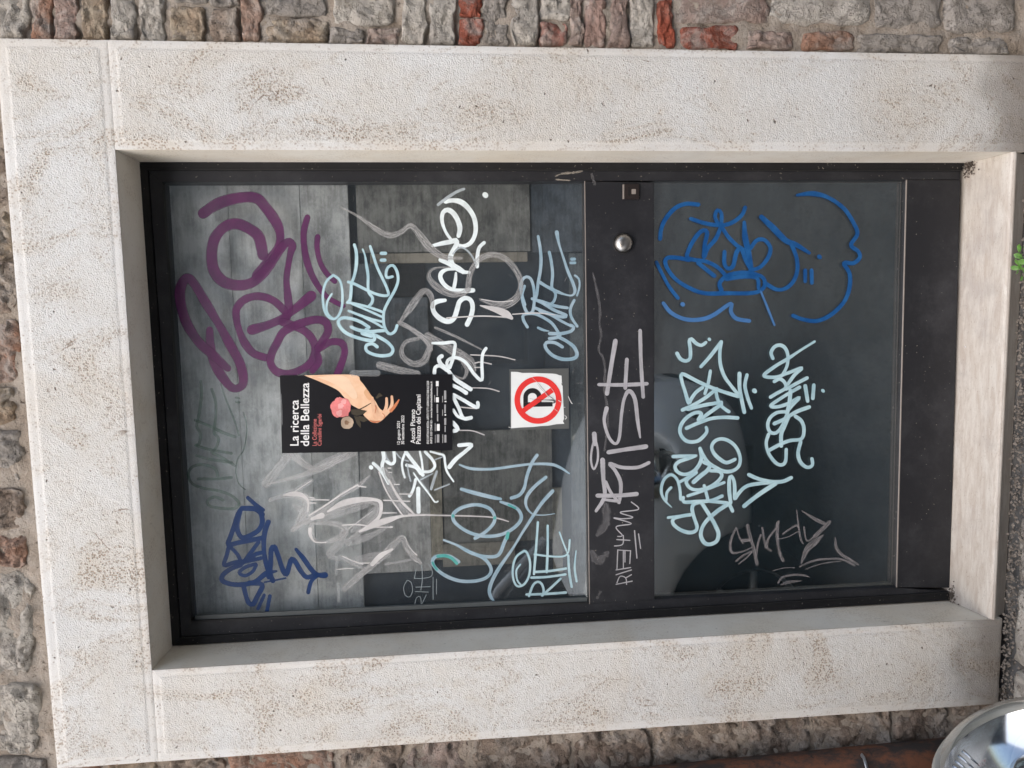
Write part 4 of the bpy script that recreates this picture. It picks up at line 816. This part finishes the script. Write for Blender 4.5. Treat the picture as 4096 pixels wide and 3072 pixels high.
# ---------------------------------------------------------------- poster
post = thing('exhibition_poster', 'black exhibition poster with a painted arm holding flowers, stuck on the upper glass pane', 'poster')
YP = GLY - 0.0035
mb = MB(); mb.prism([xz(1119, 1502, YP), xz(1809, 1497, YP), xz(1810, 1801, YP), xz(1128, 1813, YP)], YP, YP + 0.0012)
sheet = mb.build('sheet', plain('black_print', (0.010, 0.010, 0.012), 0.28, spec=0.5), post)
def poly(name, crop, pts, mat, parent, Y, smooth_n=0):
    q = [cr(crop, a, b) for a, b in pts]
    if smooth_n:
        q3 = spline([(a, b, 1) for a, b in q + [q[0]]], smooth_n); q = [(a, b) for a, b, _ in q3[:-1]]
    V = [P(a, b, Y) for a, b in q]
    from mathutils.geometry import tessellate_polygon
    bm = bmesh.new(); vs = [bm.verts.new(v) for v in V]
    for tri in tessellate_polygon([[Vector((a, b, 0)) for a, b in q]]):
        try: bm.faces.new([vs[k] for k in tri])
        except ValueError: pass
    bmesh.ops.recalc_face_normals(bm, faces=bm.faces)
    if sum((f.normal.y * f.calc_area() for f in bm.faces)) > 0: bmesh.ops.reverse_faces(bm, faces=bm.faces)
    me = bpy.data.meshes.new(name); bm.to_mesh(me); bm.free(); me.materials.append(mat)
    o = bpy.data.objects.new(name, me); link(o); o.parent = parent; return o
def skin():
    t = NT('painted_skin'); n_ = t.ramp(t.noise(22, detail=3), 0.35, 0.65)
    c = t.mix(n_, (0.82, 0.56, 0.37), (0.76, 0.47, 0.29)); t.bsdf(c, 0.35, spec=0.4); return t.m
SK = skin(); SKD = plain('painted_skin_deep', (0.50, 0.20, 0.09), 0.35)
L1 = YP - 0.0003; L2 = YP - 0.0006; L3 = YP - 0.0009
poly('printed_arm', 'G', [(460, 142), (1000, 136), (1085, 205), (1160, 300), (1210, 375), (1250, 430), (1290, 500), (1345, 550), (1360, 600), (1320, 640), (1280, 665), (1240, 668), (1190, 650), (1115, 575), (1140, 545), (1040, 500), (960, 450), (890, 370), (820, 300), (640, 215)], SK, sheet, L1, 6)
M['skinpaint'] = paint('printed_finger', (0.80, 0.52, 0.34), 1.0, rough=0.35, col2=(0.72, 0.42, 0.26)); M['skinred'] = paint('printed_red_finger', (0.60, 0.22, 0.10), 1.0, rough=0.35, col2=(0.5, 0.15, 0.07))
for ws in ([(1262, 590, 80), (1225, 480, 46), (1213, 390, 28)], [(1310, 590, 80), (1352, 540, 44), (1372, 470, 36), (1372, 398, 30)], [(1340, 580, 60), (1400, 530, 40), (1432, 460, 34), (1430, 378, 28)]):
    T('skinpaint', 'G', 30, [ws], sheet, None, Y=L1 + 0.0003, name='printed_finger')
T('skinred', 'G', 30, [[(1420, 535, 34), (1465, 480, 32), (1508, 415, 16)]], sheet, None, Y=L1 + 0.0003, name='printed_finger')
T('skinred', 'G', 10, [[(1245, 560, 5), (1255, 500, 9), (1245, 470, 4)], [(1325, 560, 5), (1352, 590, 9), (1340, 620, 5)], [(1185, 640, 8), (1240, 660, 16), (1300, 648, 8)]], sheet, None, Y=L1, name='printed_shade')
poly('printed_shade', 'G', [(1150, 290), (1180, 335), (1212, 380), (1196, 420), (1160, 400), (1120, 330)], plain('skin_shade', (0.70, 0.40, 0.22), 0.35, var=0.05), sheet, L2, 6)
poly('printed_light', 'G', [(600, 160), (900, 152), (990, 250), (1050, 370), (1000, 400), (900, 310), (780, 230)], plain('skin_light', (0.85, 0.61, 0.42), 0.35, var=0.08), sheet, L2, 6)
LEAF = plain('printed_leaf', (0.055, 0.045, 0.03), 0.35)
for pts in ([(975, 520), (1060, 515), (1155, 535), (1120, 570), (1040, 590), (985, 570)], [(1010, 590), (1060, 600), (1090, 680), (1085, 725), (1045, 680)], [(1060, 590), (1130, 600), (1165, 640), (1120, 660), (1070, 640)], [(1060, 518), (1130, 484), (1212, 438), (1215, 444), (1140, 492), (1066, 528)], [(1250, 385), (1290, 335), (1310, 345), (1330, 370), (1290, 385), (1265, 405)]):
    poly('printed_leaf', 'G', pts, LEAF, sheet, L3 + 0.00001)
PK = plain('printed_pink', (0.82, 0.25, 0.24), 0.35, var=0.3); PK2 = plain('printed_pink_light', (0.88, 0.42, 0.40), 0.35, var=0.3)
def disc(c, r, n=14, ph=0, wob=0.12, seed=1):
    rg = random.Random(seed); return [(c[0] + r * (1 + rg.uniform(-wob, wob)) * cos(2 * pi * i / n + ph), c[1] + r * (1 + rg.uniform(-wob, wob)) * sin(2 * pi * i / n + ph)) for i in range(n)]
poly('printed_flower', 'G', disc((868, 500), 112, 22, 0, 0.12, 4), PK, sheet, L3)
for i, (a, b, r) in enumerate([(840, 420, 34), (900, 430, 32), (810, 490, 34), (865, 480, 36), (925, 500, 34), (850, 560, 36), (905, 560, 34)]):
    poly('printed_petal', 'G', disc((a, b), r, 9, i, 0.3, i), PK2 if i % 2 else PK, sheet, L3 - 0.0002 - i * 0.00002)
poly('printed_flower', 'G', disc((936, 666), 70, 20, 0, 0.05, 2), plain('printed_beige', (0.52, 0.40, 0.29), 0.35, var=0.35), sheet, L3 - 0.0001)
poly('printed_petal', 'G', disc((932, 664), 26, 12, 0, 0.25, 2), plain('printed_brown', (0.28, 0.17, 0.10), 0.35, var=0.4), sheet, L3 - 0.0003)
PW = plain('printed_white', (0.80, 0.80, 0.78), 0.35, var=0.05); PR = plain('printed_red', (0.62, 0.17, 0.16), 0.35)
def text(body, crop, x, y0, y1, cap, mat, parent, Y, name='lettering', offset=0.0):
    """line of print: x = baseline column, y0 start row, y1 end row (reads up the picture), cap = cap height, crop pixels"""
    cu = bpy.data.curves.new('tmp', 'FONT'); cu.body = body; cu.size = 1.0; cu.offset = offset; cu.fill_mode = 'FRONT'
    ob = bpy.data.objects.new('tmp', cu); link(ob); dg = bpy.context.evaluated_depsgraph_get()
    me = bpy.data.meshes.new_from_object(ob.evaluated_get(dg)); bpy.data.objects.remove(ob)
    xs = [v.co.x for v in me.vertices]; x0_, x1_ = min(xs), max(xs)
    a = P(*cr(crop, x, y0), Y); b = P(*cr(crop, x, y1), Y); c = P(*cr(crop, x - cap, y0), Y)
    ex = (b - a) / (x1_ - x0_); ez = (c - a) / 0.69
    for v in me.vertices:
        v.co = a + ex * (v.co.x - x0_) + ez * v.co.y
    me.materials.clear(); me.materials.append(mat)
    o = bpy.data.objects.new(name, me); link(o); o.parent = parent; return o
for args in [('La ricerca', 398, 920, 415, 92, PW, .012), ('della Bellezza', 514, 925, 225, 92, PW, .012), ('La Collezione', 598, 920, 625, 46, PR, .006), ('Cavallini Sgarbi', 652, 920, 570, 44, PR, .006),
             ('12 giugno 2021', 1520, 905, 650, 32, PW, .008), ('30 settembre 2022', 1567, 905, 585, 32, PW, .008), ('Ascoli Piceno', 1687, 895, 520, 50, PW, .01), ('Palazzo dei Capitani', 1748, 900, 355, 50, PW, .01),
             ('SPAZI CAPITANI IN MOSTRA - APERTA TUTTI I GIORNI DALLE 10.00 ALLE 20.00', 1841, 900, 205, 24, PW, .01), ('INFO 333 2764163 - www.lericerchedellabellezza.it', 1877, 895, 210, 22, PW, .01)]:
    text(args[0], 'G', args[1], args[2], args[3], args[4], args[5], sheet, L3, offset=args[6])
GR = plain('printed_grey', (0.35, 0.35, 0.35), 0.35)
for (x0, y0, x1, y1, mt) in [(1918, 205, 1948, 262, PW), (1926, 275, 1940, 372, GR), (1918, 385, 1950, 440, PW), (1926, 460, 1942, 560, GR), (1930, 570, 1944, 650, GR), (1928, 680, 1960, 755, PW), (1928, 795, 1956, 885, GR), (2008, 310, 2032, 410, GR), (2014, 425, 2034, 438, PW), (2010, 465, 2028, 560, GR), (2014, 572, 2030, 588, PW),
                             (2010, 615, 2032, 690, GR), (2014, 700, 2026, 770, GR), (2012, 800, 2034, 885, GR), (1900, 360, 1908, 440, GR), (1906, 672, 1914, 758, GR), (1908, 800, 1914, 892, GR), (1988, 370, 1996, 440, GR), (1988, 520, 1996, 590, GR), (1990, 795, 1998, 890, GR)]:
    poly('printed_logo', 'G', [(x0, y0), (x1, y0), (x1, y1), (x0, y1)], mt, sheet, L3)
LAYER[0] = 0
T('tape', 'G', 60, [[70, (1000, 118), (1270, 118)], [26, (200, 360), (212, 680)]], post, 'clear tape holding the poster edge', Y=YP - 0.0003, name='tape_strip')

# ---------------------------------------------------------------- no parking sign
sg = thing('no_parking_sign', 'small torn white no parking sign with red ring and black P', 'sign')
YS = GLY - 0.006
mb = MB(); mb.prism([xz(*cr('J6', *q), YS) for q in ((155, 150), (1465, 128), (1475, 1462), (178, 1498))], YS, YS + 0.004)
def plast():
    t = NT('clear_grey_plastic'); t.bsdf((0.12, 0.125, 0.12), 0.3, alpha=0.75); return t.m
pb = mb.build('backing_plate', plast(), sg, bevel=0.0006)
a = -0.0004
PAP = plain('white_paper_sticker', (0.74, 0.76, 0.74), 0.45, var=0.06)
poly('paper', 'J6', [(188, 205), (340, 210), (440, 232), (600, 228), (800, 235), (1100, 245), (1190, 255), (1250, 280), (1305, 290), (1312, 400), (1304, 480), (1330, 520), (1345, 900), (1355, 1100), (1360, 1250), (1338, 1300), (1368, 1355), (1200, 1364), (1000, 1400), (850, 1405), (680, 1425), (400, 1438), (190, 1455)], PAP, sg, YS + a)
RED = plain('sign_red', (0.72, 0.035, 0.03), 0.4, var=0.08); BLK = plain('sign_black', (0.012, 0.012, 0.013), 0.4)
def ringmesh():
    V = []; F = []; n = 64
    for i in range(n):
        t = 2 * pi * i / n
        for r in (522, 398):
            V.append(P(*cr('J6', 785 + r * cos(t), 832 + r * 1.005 * sin(t)), YS + 2.4 * a))
    for i in range(n): j = (i + 1) % n; F.append((2 * i, 2 * j, 2 * j + 1, 2 * i + 1))
    mesh_obj('red_ring', V, F, RED, sg)
ringmesh()
poly('red_bar', 'J6', [(418, 1030), (1065, 560), (1135, 655), (492, 1110)], RED, sg, YS + 2.4 * a - 0.0002)
arcp = lambda cx, cy, rx, ry, t0, t1, n=12: [(cx + rx * cos(t0 + (t1 - t0) * i / n), cy + ry * sin(t0 + (t1 - t0) * i / n)) for i in range(n + 1)]
outer = [(460, 985), (460, 760)] + arcp(662, 760, 202, 197, pi, 2 * pi) + [(864, 872), (1108, 872), (1108, 972)]
# letter P as a strip round its counter
inner = arcp(660, 765, 98, 90, pi, 2 * pi)
V = []; F = []
def addp(pts):
    poly('letter_p', 'J6', pts, BLK, sg, YS + 1.6 * a)
addp([(460, 985), (460, 880), (1108, 872), (1108, 972)])
O = arcp(662, 765, 202, 200, pi, 2 * pi, 14); I_ = arcp(661, 765, 99, 90, pi, 2 * pi, 14)
O = [(460, 879.5)] + O + [(864, 874.5)]; I_ = [(562, 878)] + I_ + [(760, 876)]
V = [P(*cr('J6', *q), YS + 1.6 * a) for q in O + I_]; n = len(O)
mesh_obj('letter_p', V, [(i, i + 1, n + i + 1, n + i) for i in range(n - 1)], BLK, sg)
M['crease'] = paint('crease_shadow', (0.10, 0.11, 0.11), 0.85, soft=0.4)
M['creaselight'] = paint('scratched_white', (0.7, 0.7, 0.68), 0.9, soft=0.3)
LAYER[0] = 0
YC = YS - 0.0015
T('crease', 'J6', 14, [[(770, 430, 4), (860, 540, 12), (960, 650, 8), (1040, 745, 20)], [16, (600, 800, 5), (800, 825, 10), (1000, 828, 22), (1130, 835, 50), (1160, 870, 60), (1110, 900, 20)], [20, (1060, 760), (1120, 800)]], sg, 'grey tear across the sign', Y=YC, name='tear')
T('creaselight', 'J6', 12, [[8, (650, 325), (760, 430)], [14, (760, 460, 6), (850, 580), (960, 690), (1020, 780)], [22, (880, 860, 20), (1080, 850, 8)], [20, (1240, 840), (1310, 880)], [10, (1140, 1020), (1220, 1080)], [22, (1455, 750, 14), (1510, 870), (1540, 910)], [24, (1365, 1160, 8), (1420, 1210), (1390, 1250)], [8, (1310, 430), (1320, 460)], [14, (1350, 990), (1385, 990)], [14, (140, 1432), (175, 1438)]], sg, 'white scratches on the sign', Y=YC, name='scratch')

# ---------------------------------------------------------------- rusty pipe with wire
def rust():
    t = NT('rusted_iron'); n_ = t.noise(18, t.mapping((1, 1, 0.5)), detail=8, rough=0.75)
    c = t.mix(t.ramp(n_, 0.40, 0.62), (0.030, 0.024, 0.022), (0.16, 0.060, 0.028)); c = t.mix(t.ramp(t.noise(45, detail=5), 0.55, 0.7), c, (0.025, 0.02, 0.018))
    t.bsdf(c, 0.75, normal=t.bump(n_, 0.5, 0.003)); return t.m
pp = thing('rusty_drainpipe', 'dark rusted iron pipe running up the wall left of the doorway', 'pipe')
a0 = P(2720, 3068, -0.03); b0 = P(3822, 2961, -0.03); d = (b0 - a0).normalized(); RP = 0.05
ctr = b0 - Vector((1, 0, 0)) * RP; top = ctr + Vector((ctr.x * 0, 0, 0))
slope = (a0.x - b0.x) / (a0.z - b0.z)
pts = [(ctr.x + slope * (z - ctr.z), -0.03, z) for z in [ZG, 0.3, 0.6, 0.9, 1.3, 1.8, 2.4, 3.1]]
mb = MB(); mb.tube(pts, RP, 28); mb.build('pipe', rust(), pp, True)
mb = MB(); mb.tube([(pts[2][0], -0.03, 1.62), (pts[2][0] + 0.002, -0.03, 1.66)], RP + 0.004, 28); mb.build('collar', rust(), pp, True)
wr = thing('wire_tie', 'twisted grey wire looped from the wall over the rusty pipe', 'wire')
w_ = [P(3424, 2975, 0.03), P(3432, 2990, 0.0), P(3440, 3008, -0.03), P(3456, 3030, -0.06), P(3464, 3055, -0.075), P(3474, 3090, -0.08), P(3480, 3150, -0.08)]
mb = MB(); mb.tube([tuple(q) for q in w_], 0.0032, 8)
w2 = [q + Vector((0.0, -0.004, 0.004)) for q in w_]
mb.tube([tuple(q) for q in w2], 0.0026, 8); mb.build('wire', plain('galvanised_wire', (0.38, 0.40, 0.42), 0.35, 0.7), wr, True)

# ---------------------------------------------------------------- weed
wd = thing('weed', 'small bright green weed at the foot of the wall right of the sill', 'plant')
c = P(4093, 1050, -0.05)
rng = random.Random(2); LG = plain('weed_leaf', (0.10, 0.24, 0.035), 0.5, var=0.4)
for i in range(16):
    a = rng.uniform(0, 6.28); l = rng.uniform(0.012, 0.026); e = rng.uniform(0.2, 1.1); base = c + Vector((rng.gauss(0, .014), rng.gauss(0, .01), 0.004))
    dr = Vector((cos(a) * cos(e), sin(a) * cos(e), sin(e))); sd = Vector((-sin(a), cos(a), 0)) * l * 0.3; up = Vector((0, 0, l * .15))
    V = [base, base + dr * l * .35 + sd * .8, base + dr * l * .7 + sd, base + dr * l, base + dr * l * .7 - sd, base + dr * l * .35 - sd * .8, base + dr * l * .5 - up * .6]
    if i == 0:
        sm_ = MB(); sm_.tube([(c.x, c.y + .02, ZG), (c.x, c.y, c.z * .5 + ZG * .5), tuple(c)], .002, 6); sm_.build('stem', LG, wd, True)
    mesh_obj('leaf', V, [(0, 1, 6), (1, 2, 6), (2, 3, 6), (3, 4, 6), (4, 5, 6), (5, 0, 6)], LG, wd)

# ---------------------------------------------------------------- building across the street
ob = thing('street_building', 'plain plastered house across the street reflected in the door glass', 'building')
PL = plain('dark_grey_plaster', (0.085, 0.085, 0.085), 0.9, var=0.3)
YB = -9.0
wins = []
mb = MB()
cols = [-6.5, -3.3, -0.2, 2.9, 6.0]
rows = [(0.2, 2.3), (3.3, 4.9)]
xs = [-9.0]
for cx_ in cols: xs += [cx_ - 0.5, cx_ + 0.5]
xs.append(9.0)
zs = [ZG]
for z0, z1 in rows: zs += [z0, z1]
zs.append(6.2)
for i in range(len(xs) - 1):
    for j in range(len(zs) - 1):
        if i % 2 == 1 and j % 2 == 1: wins.append((xs[i], xs[i + 1], zs[j], zs[j + 1])); continue
        mb.box((xs[i], YB - 0.4, zs[j]), (xs[i + 1], YB, zs[j + 1]))
mb.build('wall', PL, ob)
SH = plain('brown_shutter', (0.06, 0.04, 0.03), 0.6); GLS = plain('dark_window_glass', (0.02, 0.025, 0.03), 0.05)
for x0, x1, z0, z1 in wins:
    mb = MB(); t_ = 0.06
    mb.box((x0, YB - .2, z0), (x0 + t_, YB - .14, z1)); mb.box((x1 - t_, YB - .2, z0), (x1, YB - .14, z1)); mb.box((x0 + t_, YB - .2, z0), (x1 - t_, YB - .14, z0 + t_)); mb.box((x0 + t_, YB - .2, z1 - t_), (x1 - t_, YB - .14, z1))
    w = mb.build('window', SH, ob); mb = MB(); mb.box((x0 + t_, YB - .18, z0 + t_), (x1 - t_, YB - .17, z1 - t_)); mb.build('pane', GLS, w)
mb = MB(); mb.box((-9.3, YB - 0.5, 6.2), (9.3, YB + 0.5, 6.32)); mb.box((-9.2, YB - 5, 6.32), (9.2, YB + 0.4, 6.45)); mb.build('roof', plain('roof_tile', (0.30, 0.15, 0.09), 0.8), ob)

# ---------------------------------------------------------------- the parked car, nose beside the photographer
car = thing('parked_car', 'small white rounded city car parked along the wall, its chrome headlight nearest', 'car')
XN, YC0 = -0.30, -1.40
CW = plain('white_car_paint', (0.78, 0.80, 0.82), 0.12, var=0.02, spec=0.6)
cs = [(0.00, .22, .34, .50), (.025, .34, .27, .57), (.07, .46, .22, .65), (.14, .57, .19, .715), (.25, .665, .18, .775), (.40, .735, .18, .83), (.62, .785, .18, .89), (.85, .81, .18, .93), (1.05, .815, .18, .955),
      (1.5, .82, .18, .965), (2.0, .82, .18, .97), (2.6, .82, .18, .97), (3.0, .80, .19, .965), (3.25, .77, .23, .94), (3.42, .70, .30, .86), (3.48, .58, .38, .74)]
NS = 48
def section(hw, zl, zt, n=NS, p=3.6):
    out = []
    zc = (zl + zt) / 2; hh = (zt - zl) / 2
    for k in range(n):
        t = 2 * pi * k / n; cx_, sz_ = cos(t), sin(t)
        q = p if sz_ < 0 else 2.9
        x = math.copysign(abs(cx_) ** (2 / q), cx_) * hw; z = math.copysign(abs(sz_) ** (2 / q), sz_) * hh
        out.append((x, zc + z))
    return out
def loft(secs, mat, name, parent, caps=True):
    V = []; F = []
    # resample finely
    fine = []
    for i in range(len(secs) - 1):
        for j in range(4):
            t = j / 4; a, b = secs[i], secs[i + 1]
            p0 = secs[max(i - 1, 0)]; p3 = secs[min(i + 2, len(secs) - 1)]
            fine.append(tuple(0.5 * (2 * a[k] + (b[k] - p0[k]) * t + (2 * p0[k] - 5 * a[k] + 4 * b[k] - p3[k]) * t * t + (3 * a[k] - p0[k] - 3 * b[k] + p3[k]) * t ** 3) for k in range(4)))
    fine.append(secs[-1])
    for u, hw, zl, zt in fine:
        for a, z in section(hw, zl, zt): V.append((XN - u, YC0 + a, ZG + z))
    m_ = len(fine)
    for i in range(m_ - 1):
        for k in range(NS): F.append((i * NS + k, i * NS + (k + 1) % NS, (i + 1) * NS + (k + 1) % NS, (i + 1) * NS + k))
    F.append(tuple(range(NS))); F.append(tuple(range((m_ - 1) * NS, m_ * NS))[::-1])
    o = mesh_obj(name, V, F, mat, parent, True)
    bm = bmesh.new(); bm.from_mesh(o.data); bmesh.ops.recalc_face_normals(bm, faces=bm.faces); bm.to_mesh(o.data); bm.free(); return o
body = loft(cs, CW, 'body', car)
# wheel arches
WX = [0.90, 2.90]
cut = MB()
for wx in WX:
    cut.lathe([(0, 0.001), (0, 0.36), (2.0, 0.36), (2.0, 0.001)], (XN - wx, YC0 - 1.0, ZG + 0.29), (0, 1, 0), 40)
for s in (1, -1):
    q_ = P(4130, 3060, -0.80); q_.y = YC0 + s * 0.60
    cut.lathe([(-.095, .001), (-.095, .124), (.6, .124), (.6, .001)], q_, Vector((0.80, s * 0.25, 0.45)), 48)
co = cut.build('cutter', M['gasket'])
bmod = body.modifiers.new('arch', 'BOOLEAN'); bmod.object = co; bmod.operation = 'DIFFERENCE'; bmod.solver = 'EXACT'
dg = bpy.context.evaluated_depsgraph_get(); nm = bpy.data.meshes.new_from_object(body.evaluated_get(dg))
body.modifiers.clear(); body.data = nm; bpy.data.objects.remove(co)
under = MB(); under.box((XN - 3.3, YC0 - .55, ZG + .2), (XN - .25, YC0 + .55, ZG + .6)); under.build('underbody', plain('black_underbody', (0.012, 0.012, 0.012), 0.8), body)
gh = [(0.98, .60, .90, .94), (1.10, .64, .90, 1.06), (1.30, .655, .90, 1.24), (1.5, .66, .90, 1.36), (1.75, .655, .90, 1.44), (2.2, .65, .90, 1.48), (2.7, .64, .90, 1.44), (3.0, .62, .90, 1.34), (3.2, .60, .90, 1.16), (3.34, .56, .88, .96)]
loft(gh, plain('tinted_car_glass', (0.02, 0.025, 0.028), 0.04, spec=0.7), 'cabin_glass', car)
rf = [(1.52, .60, 1.34, 1.375), (1.75, .61, 1.40, 1.455), (2.2, .61, 1.42, 1.495), (2.7, .60, 1.38, 1.455), (2.95, .58, 1.34, 1.38)]
loft(rf, CW, 'roof', car)
for s in (-1, 1):   # windscreen pillars, sills
    mb = MB(); mb.tube([(XN - 1.0, YC0 + s * .62, ZG + .94), (XN - 1.3, YC0 + s * .64, ZG + 1.22), (XN - 1.6, YC0 + s * .61, ZG + 1.40)], 0.028, 10); mb.build('pillar', CW, car, True)
    mb = MB(); mb.tube([(XN - 2.2, YC0 + s * .655, ZG + .95), (XN - 2.25, YC0 + s * .62, ZG + 1.44)], 0.03, 10); mb.build('pillar', CW, car, True)
    # door mirror
    mb = MB(); mb.lathe([(-.05, .005), (-.045, .05), (0, .075), (.05, .07), (.06, .02)], (XN - 1.28, YC0 + s * .86, ZG + .99), (-1, 0, 0), 20); mb.build('door_mirror', CW, car, True)
    mb = MB(); mb.box((XN - 2.15, YC0 + s * .822 - .004, ZG + .80), (XN - 2.0, YC0 + s * .822 + .012 * s + .004, ZG + .83)); mb.build('door_handle', M['steel'], car, bevel=0.003)
    mb = MB(); mb.tube([(XN - 1.1, YC0 + s * .814, ZG + .92), (XN - 1.12, YC0 + s * .824, ZG + .6), (XN - 1.1, YC0 + s * .815, ZG + .28)], 0.003, 6); mb.build('door_seam', M['gasket'], car)
RB = plain('tyre_rubber', (0.018, 0.018, 0.018), 0.85); AL = plain('alloy_rim', (0.50, 0.51, 0.52), 0.3, 0.9)
for wx in WX:
    for s in (-1, 1):
        c_ = (XN - wx, YC0 + s * 0.70, ZG + 0.29)
        w = bpy.data.objects.new('wheel', None); link(w); w.parent = car
        mb = MB(); mb.lathe([(-.085, .20), (-.09, .24), (-.08, .275), (-.05, .29), (.05, .29), (.08, .275), (.09, .24), (.085, .20)], c_, (0, s, 0), 40); mb.build('tyre', RB, w, True)
        mb = MB(); mb.lathe([(.085, .205), (.075, .19), (.03, .185)], c_, (0, s, 0), 32); mb.lathe([(.07, .001), (.075, .04), (.06, .05)], c_, (0, s, 0), 24)
        for k in range(7):
            t = 2 * pi * k / 7; p0 = Vector(c_) + Vector((0.03 * cos(t), s * .06, 0.03 * sin(t))); p1 = Vector(c_) + Vector((0.19 * cos(t), s * .07, 0.19 * sin(t))); mb.tube([tuple(p0), tuple(p1)], [0.022, 0.014], 8)
        mb.build('rim', AL, w, True)
# headlights
def clear():
    t = NT('headlight_lens'); lw = t.n('ShaderNodeLayerWeight'); fac = t.math('ADD', t.math('MULTIPLY', t.math('POWER', lw.outputs['Facing'], 4.0), 0.85), 0.06)
    tr = t.n('ShaderNodeBsdfTransparent'); tr.inputs[0].default_value = (0.93, 0.94, 0.93, 1); gl = t.n('ShaderNodeBsdfGlossy'); gl.inputs['Roughness'].default_value = 0.02
    mx = t.n('ShaderNodeMixShader'); t.L(fac, mx.inputs[0]); t.L(tr.outputs[0], mx.inputs[1]); t.L(gl.outputs[0], mx.inputs[2]); t.L(mx.outputs[0], t.out.inputs[0]); return t.m
LENS = clear(); CHR = plain('headlight_chrome', (0.60, 0.61, 0.63), 0.13, 1.0, var=0.02); RIMM = plain('headlight_edge_seal', (0.40, 0.385, 0.34), 0.25, spec=0.6)
for s in (1, -1):
    hc = P(4130, 3060, -0.80); hc.y = YC0 + s * 0.60; ax = Vector((0.80, s * 0.25, 0.45)).normalized(); R0 = 0.125
    h = bpy.data.objects.new('headlight', None); link(h); h.parent = car
    mb = MB(); mb.lathe([(-.03, R0 + .004), (.012, R0 + .008), (.022, R0 + .004), (.024, R0 - .004), (.012, R0 - .008), (-.01, R0 - .010)], hc, ax, 56); mb.build('rim', RIMM, h, True)
    mb = MB(); mb.lathe([(-.075, .02), (-.07, .04), (-.055, .065), (-.03, .095), (0.0, .113), (.012, .117)], hc, ax, 56); mb.build('reflector', CHR, h, True)
    mb = MB(); mb.lathe([(-.08, .001), (-.035, .030), (-.01, .034), (0.0, .030), (.006, .018), (.008, .001)], hc, ax, 36); mb.build('lamp', CHR, h, True)
    mb = MB(); mb.lathe([(.020, .119), (.038, .106), (.052, .07), (.061, .045), (.066, .02), (.067, .0005)], hc, ax, 56); mb.build('lens', LENS, h, True)
    mb = MB()
    u = ax.orthogonal().normalized(); w_ = ax.cross(u)
    for k in range(60):
        t = 2 * pi * k / 60
        e_ = u * cos(t) + w_ * sin(t)
        if e_.z - e_.x < 0.55: continue
        p0 = hc + (u * cos(t) + w_ * sin(t)) * .100 - ax * .026; p1 = hc + (u * cos(t) + w_ * sin(t)) * .113 + ax * .002; mb.tube([tuple(p0), tuple(p1)], .0022, 6)
    mb.build('ribs', CHR, h, True)
    lc = Vector((XN - 0.12, YC0 + s * 0.50, ZG + 0.42)); ax2 = Vector((0.93, s * 0.3, 0.1)).normalized()
    mb = MB(); mb.lathe([(-.03, .06), (.03, .062), (.036, .055), (.02, .05), (.015, .001)], lc, ax2, 32); mb.build('lower_lamp', plain('dark_lamp', (0.03, 0.03, 0.035), 0.1), car, True)
mb = MB(); mb.tube([(XN + .004, YC0 - .16, ZG + .52), (XN + .014, YC0, ZG + .515), (XN + .004, YC0 + .16, ZG + .52)], .010, 10); mb.build('chrome_bar', CHR, car, True)
mb = MB(); mb.box((XN - .04, YC0 - .22, ZG + .30), (XN + .004, YC0 + .22, ZG + .37)); mb.build('grille', RB, car, bevel=0.008)
